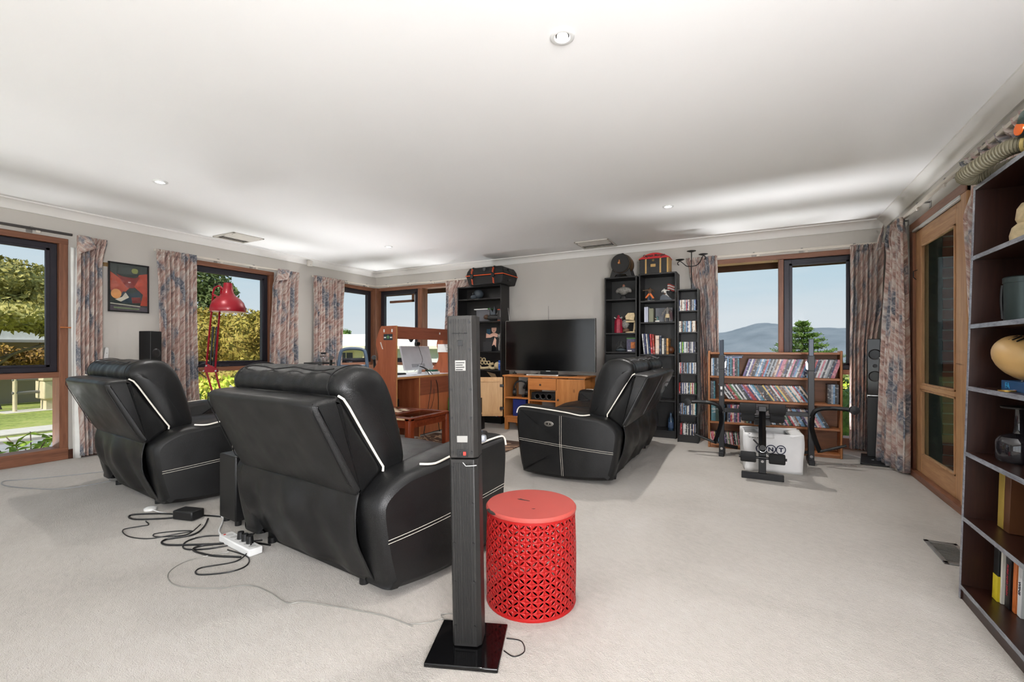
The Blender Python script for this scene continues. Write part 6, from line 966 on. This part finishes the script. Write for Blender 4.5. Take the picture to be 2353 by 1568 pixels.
for z in (.1, 1.15): obj('rail', MB().cyl((0, -.6, z), (0, .5, z), .025), FG, t)
for k in range(16): obj('wire', MB().cyl((0, -.58+.067*k, .1), (0, -.58+.067*k, 1.15), .006, n=5), FG, t)
# white sheds beyond the desk windows
RV = Vector((.8834, .4687, 0)); FV = Vector((-.4687, .8834, 0)); YAW = math.radians(27.95)
SH = mat('shed_wall', (200, 202, 204), .7, var=.03); SR = mat('shed_roof', (236, 234, 226), .6, var=.02); CW = mat('cream_wall', (214, 204, 176), .8, var=.04); GC = mat('gutter_cream', (216, 206, 184), .6)
t = thing('white_shed', 'long white metal shed with pale roof outside the desk windows', 'building', tuple(RV*-3.4+FV*22.2+Vector((0, 0, -1.4))), YAW); w_ = 3.45
obj('wall', MB().box(-w_, w_, 0, 5, 0, 2.55), SH, t); obj('roof', MB().prism([(-.4, 2.62), (5.2, 3.28), (5.2, 3.18), (-.4, 2.5)], 'yz', -w_, w_+.2), SR, t); obj('gutter', MB().box(-w_, w_+.2, -.5, -.38, 2.48, 2.62), GC, t)
for k in range(14): obj('wall_rib', MB().box(-w_+.2+k*.5, -w_+.24+k*.5, -.03, 0, 0, 2.5), SH, t)
t = thing('cream_house', 'cream house with dark windows seen past the office chair', 'building', tuple(RV*-8.9+FV*22+Vector((0, 0, -1.4))), YAW); w_ = 1.95
obj('wall', MB().box(-w_, w_, 0, 5, 0, 2.55), CW, t); obj('roof', MB().prism([(-.4, 2.62), (5.2, 3.36), (5.2, 3.26), (-.4, 2.5)], 'yz', -w_-.2, w_), SR, t); obj('gutter', MB().box(-w_-.2, w_, -.5, -.38, 2.48, 2.62), GC, t); obj('downpipe', MB().cyl((w_-.2, -.05, 0), (w_-.2, -.05, 2.5), .05), CRM, t)
for x in (-.25, .55):
    wf = obj('window', MB().box(x, x+.72, -.04, 0, 1.75, 2.35), CRM, t)
    for q in range(2): obj('pane', MB().box(x+.04+.34*q, x+.34+.34*q, -.05, -.04, 1.8, 2.3), mat('dark_pane', (34, 38, 42), .15), wf)
for k, (lt, s_, lab) in enumerate(((-12.9, 1.0, 'dark distant treetop showing above the cream house roof'), (-11.6, .5, 'low distant shrub showing above the shed roof'))):
    p_ = RV*lt+FV*35; tree('distant_shrub', lab, (p_.x, p_.y, -1), [((0, 0, 2.6+.5*s_), (.6*s_, .6*s_, .55*s_), 400)], LF['dark'], .12, 30+k, [([(0, 0, 0), (0, 0, 1.5), (0, 0, 2.6)], .13)], group='distant treetops')
# hills, pine and shrubs beyond the disc rack window
HB = leaf_mat('hazy_hill', [(92, 100, 108), (108, 116, 124), (124, 130, 136)], .05)  # aerial haze mixed into the hill colour as blue grey
def hill(a, v):
    x = -260+520*a; z = 17.5+10.5*math.exp(-((x-8)/28)**2)+5*math.exp(-((x-72)/48)**2)+9*math.exp(-((x+150)/60)**2)+.5*mnoise.noise(Vector((x*.09, 0, 0)))+.35*mnoise.noise(Vector((x*.35, 3, 0)))
    k = math.sin(v*PI/2); return Vector((x, 560-200*(1-v), -14+(z+14)*k+.8*mnoise.noise(Vector((x*.06, v*9, 1)))))
structure('hills', 'forested hills on the horizon, distance haze painted in as blue grey', 'hills', MB().grid(200, 24, hill), HB)
t = thing('norfolk_pine', 'tall dark green norfolk pine with tiered upswept branches', 'tree', (3.73, 47.3, -6.46), group='trees outside'); rnd = random.Random(9); m = MB(); bm2 = MB()
obj('trunk', MB().tube([(0, 0, 0), (0, 0, 6), (0, 0, 10.0)], [.28, .18, .04], 8), BARK, t); PN = leaf_mat('pine_needles', [(56, 82, 40), (92, 120, 56), (128, 150, 84)], 2)
for k in range(13):
    z = 3.6+k*.50; Lb = 6.2*(1-k/13.1)**1.12; nb = 7
    for j in range(nb):
        a = 2*PI*(j+.5*(k % 2))/nb+rnd.uniform(-.15, .15); L2 = Lb*rnd.uniform(.8, 1.05); pts = [Vector((L2*q*math.cos(a), L2*q*math.sin(a), z-.25*math.sin(PI*q*.8)*Lb*.25+.55*q*q*Lb*.28)) for q in [i/8 for i in range(9)]]; bm2.tube(pts, [.05*(1-.8*i/8) for i in range(9)], 5)
        for i in range(1, 9):
            for _ in range(34):
                p = pts[i-1].lerp(pts[i], rnd.random())+Vector((rnd.gauss(0, .08), rnd.gauss(0, .08), rnd.gauss(.08, .07))); s = rnd.uniform(.08, .17)*(1 if i < 7 else .7); d = Vector((math.cos(a)*.8+rnd.gauss(0, .5), math.sin(a)*.8+rnd.gauss(0, .5), rnd.gauss(.5, .4))).normalized(); x = d.orthogonal().normalized(); x = Matrix.Rotation(rnd.uniform(0, 6.28), 3, d)@x; m.add([p, p+d*s+x*s*.35, p+d*s*2, p+d*s-x*s*.35], [(0, 1, 2, 3)])
obj('crown', m, PN, t, smooth=0); tag(obj('branches', bm2, BARK, t), None, None, None, 'stuff')
for k, (x, y, z, rx, rz, kind, n, lab) in enumerate(((-2.6, 31, -.55, 1.3, .75, 'dark', 1500, 'grey green shrub mass at the disc tower side of hills'), (-.35, 31.5, -.42, .75, .85, 'gold', 1200, 'pale golden shrub below the hills'), (1.1, 32, -.4, .6, .8, 'gold', 1000, 'golden bush near the window mullion'), (2.5, 33, -.65, .65, .8, 'gum', 1000, 'yellow green bush below the norfolk pine'), (4.1, 34, -.6, .75, .8, 'gum', 1000, 'olive bush on far side of norfolk pine'), (2.7, 18.4, -.75, .45, .85, 'lime', 1500, 'dense green shrub beside the rack end curtain'))):
    tree('shrub', lab, (x, y, z-1), [((0, 0, 1.0), (rx, rx*.8, rz), n), ((rx*.6, .2, .6), (rx*.6, rx*.5, rz*.8), n//2)], LF[kind], (.075 if y > 25 else .05), 40+k, cat='shrub', group='shrubs below the hills')
tree('garden_shrub', 'green garden shrub low behind the rack end', (1.6, 8.6, -.6), [((0, 0, .6), (.7, .6, .75), 1600)], LF['dark'], .05, 60, cat='shrub', group='shrubs below the hills')
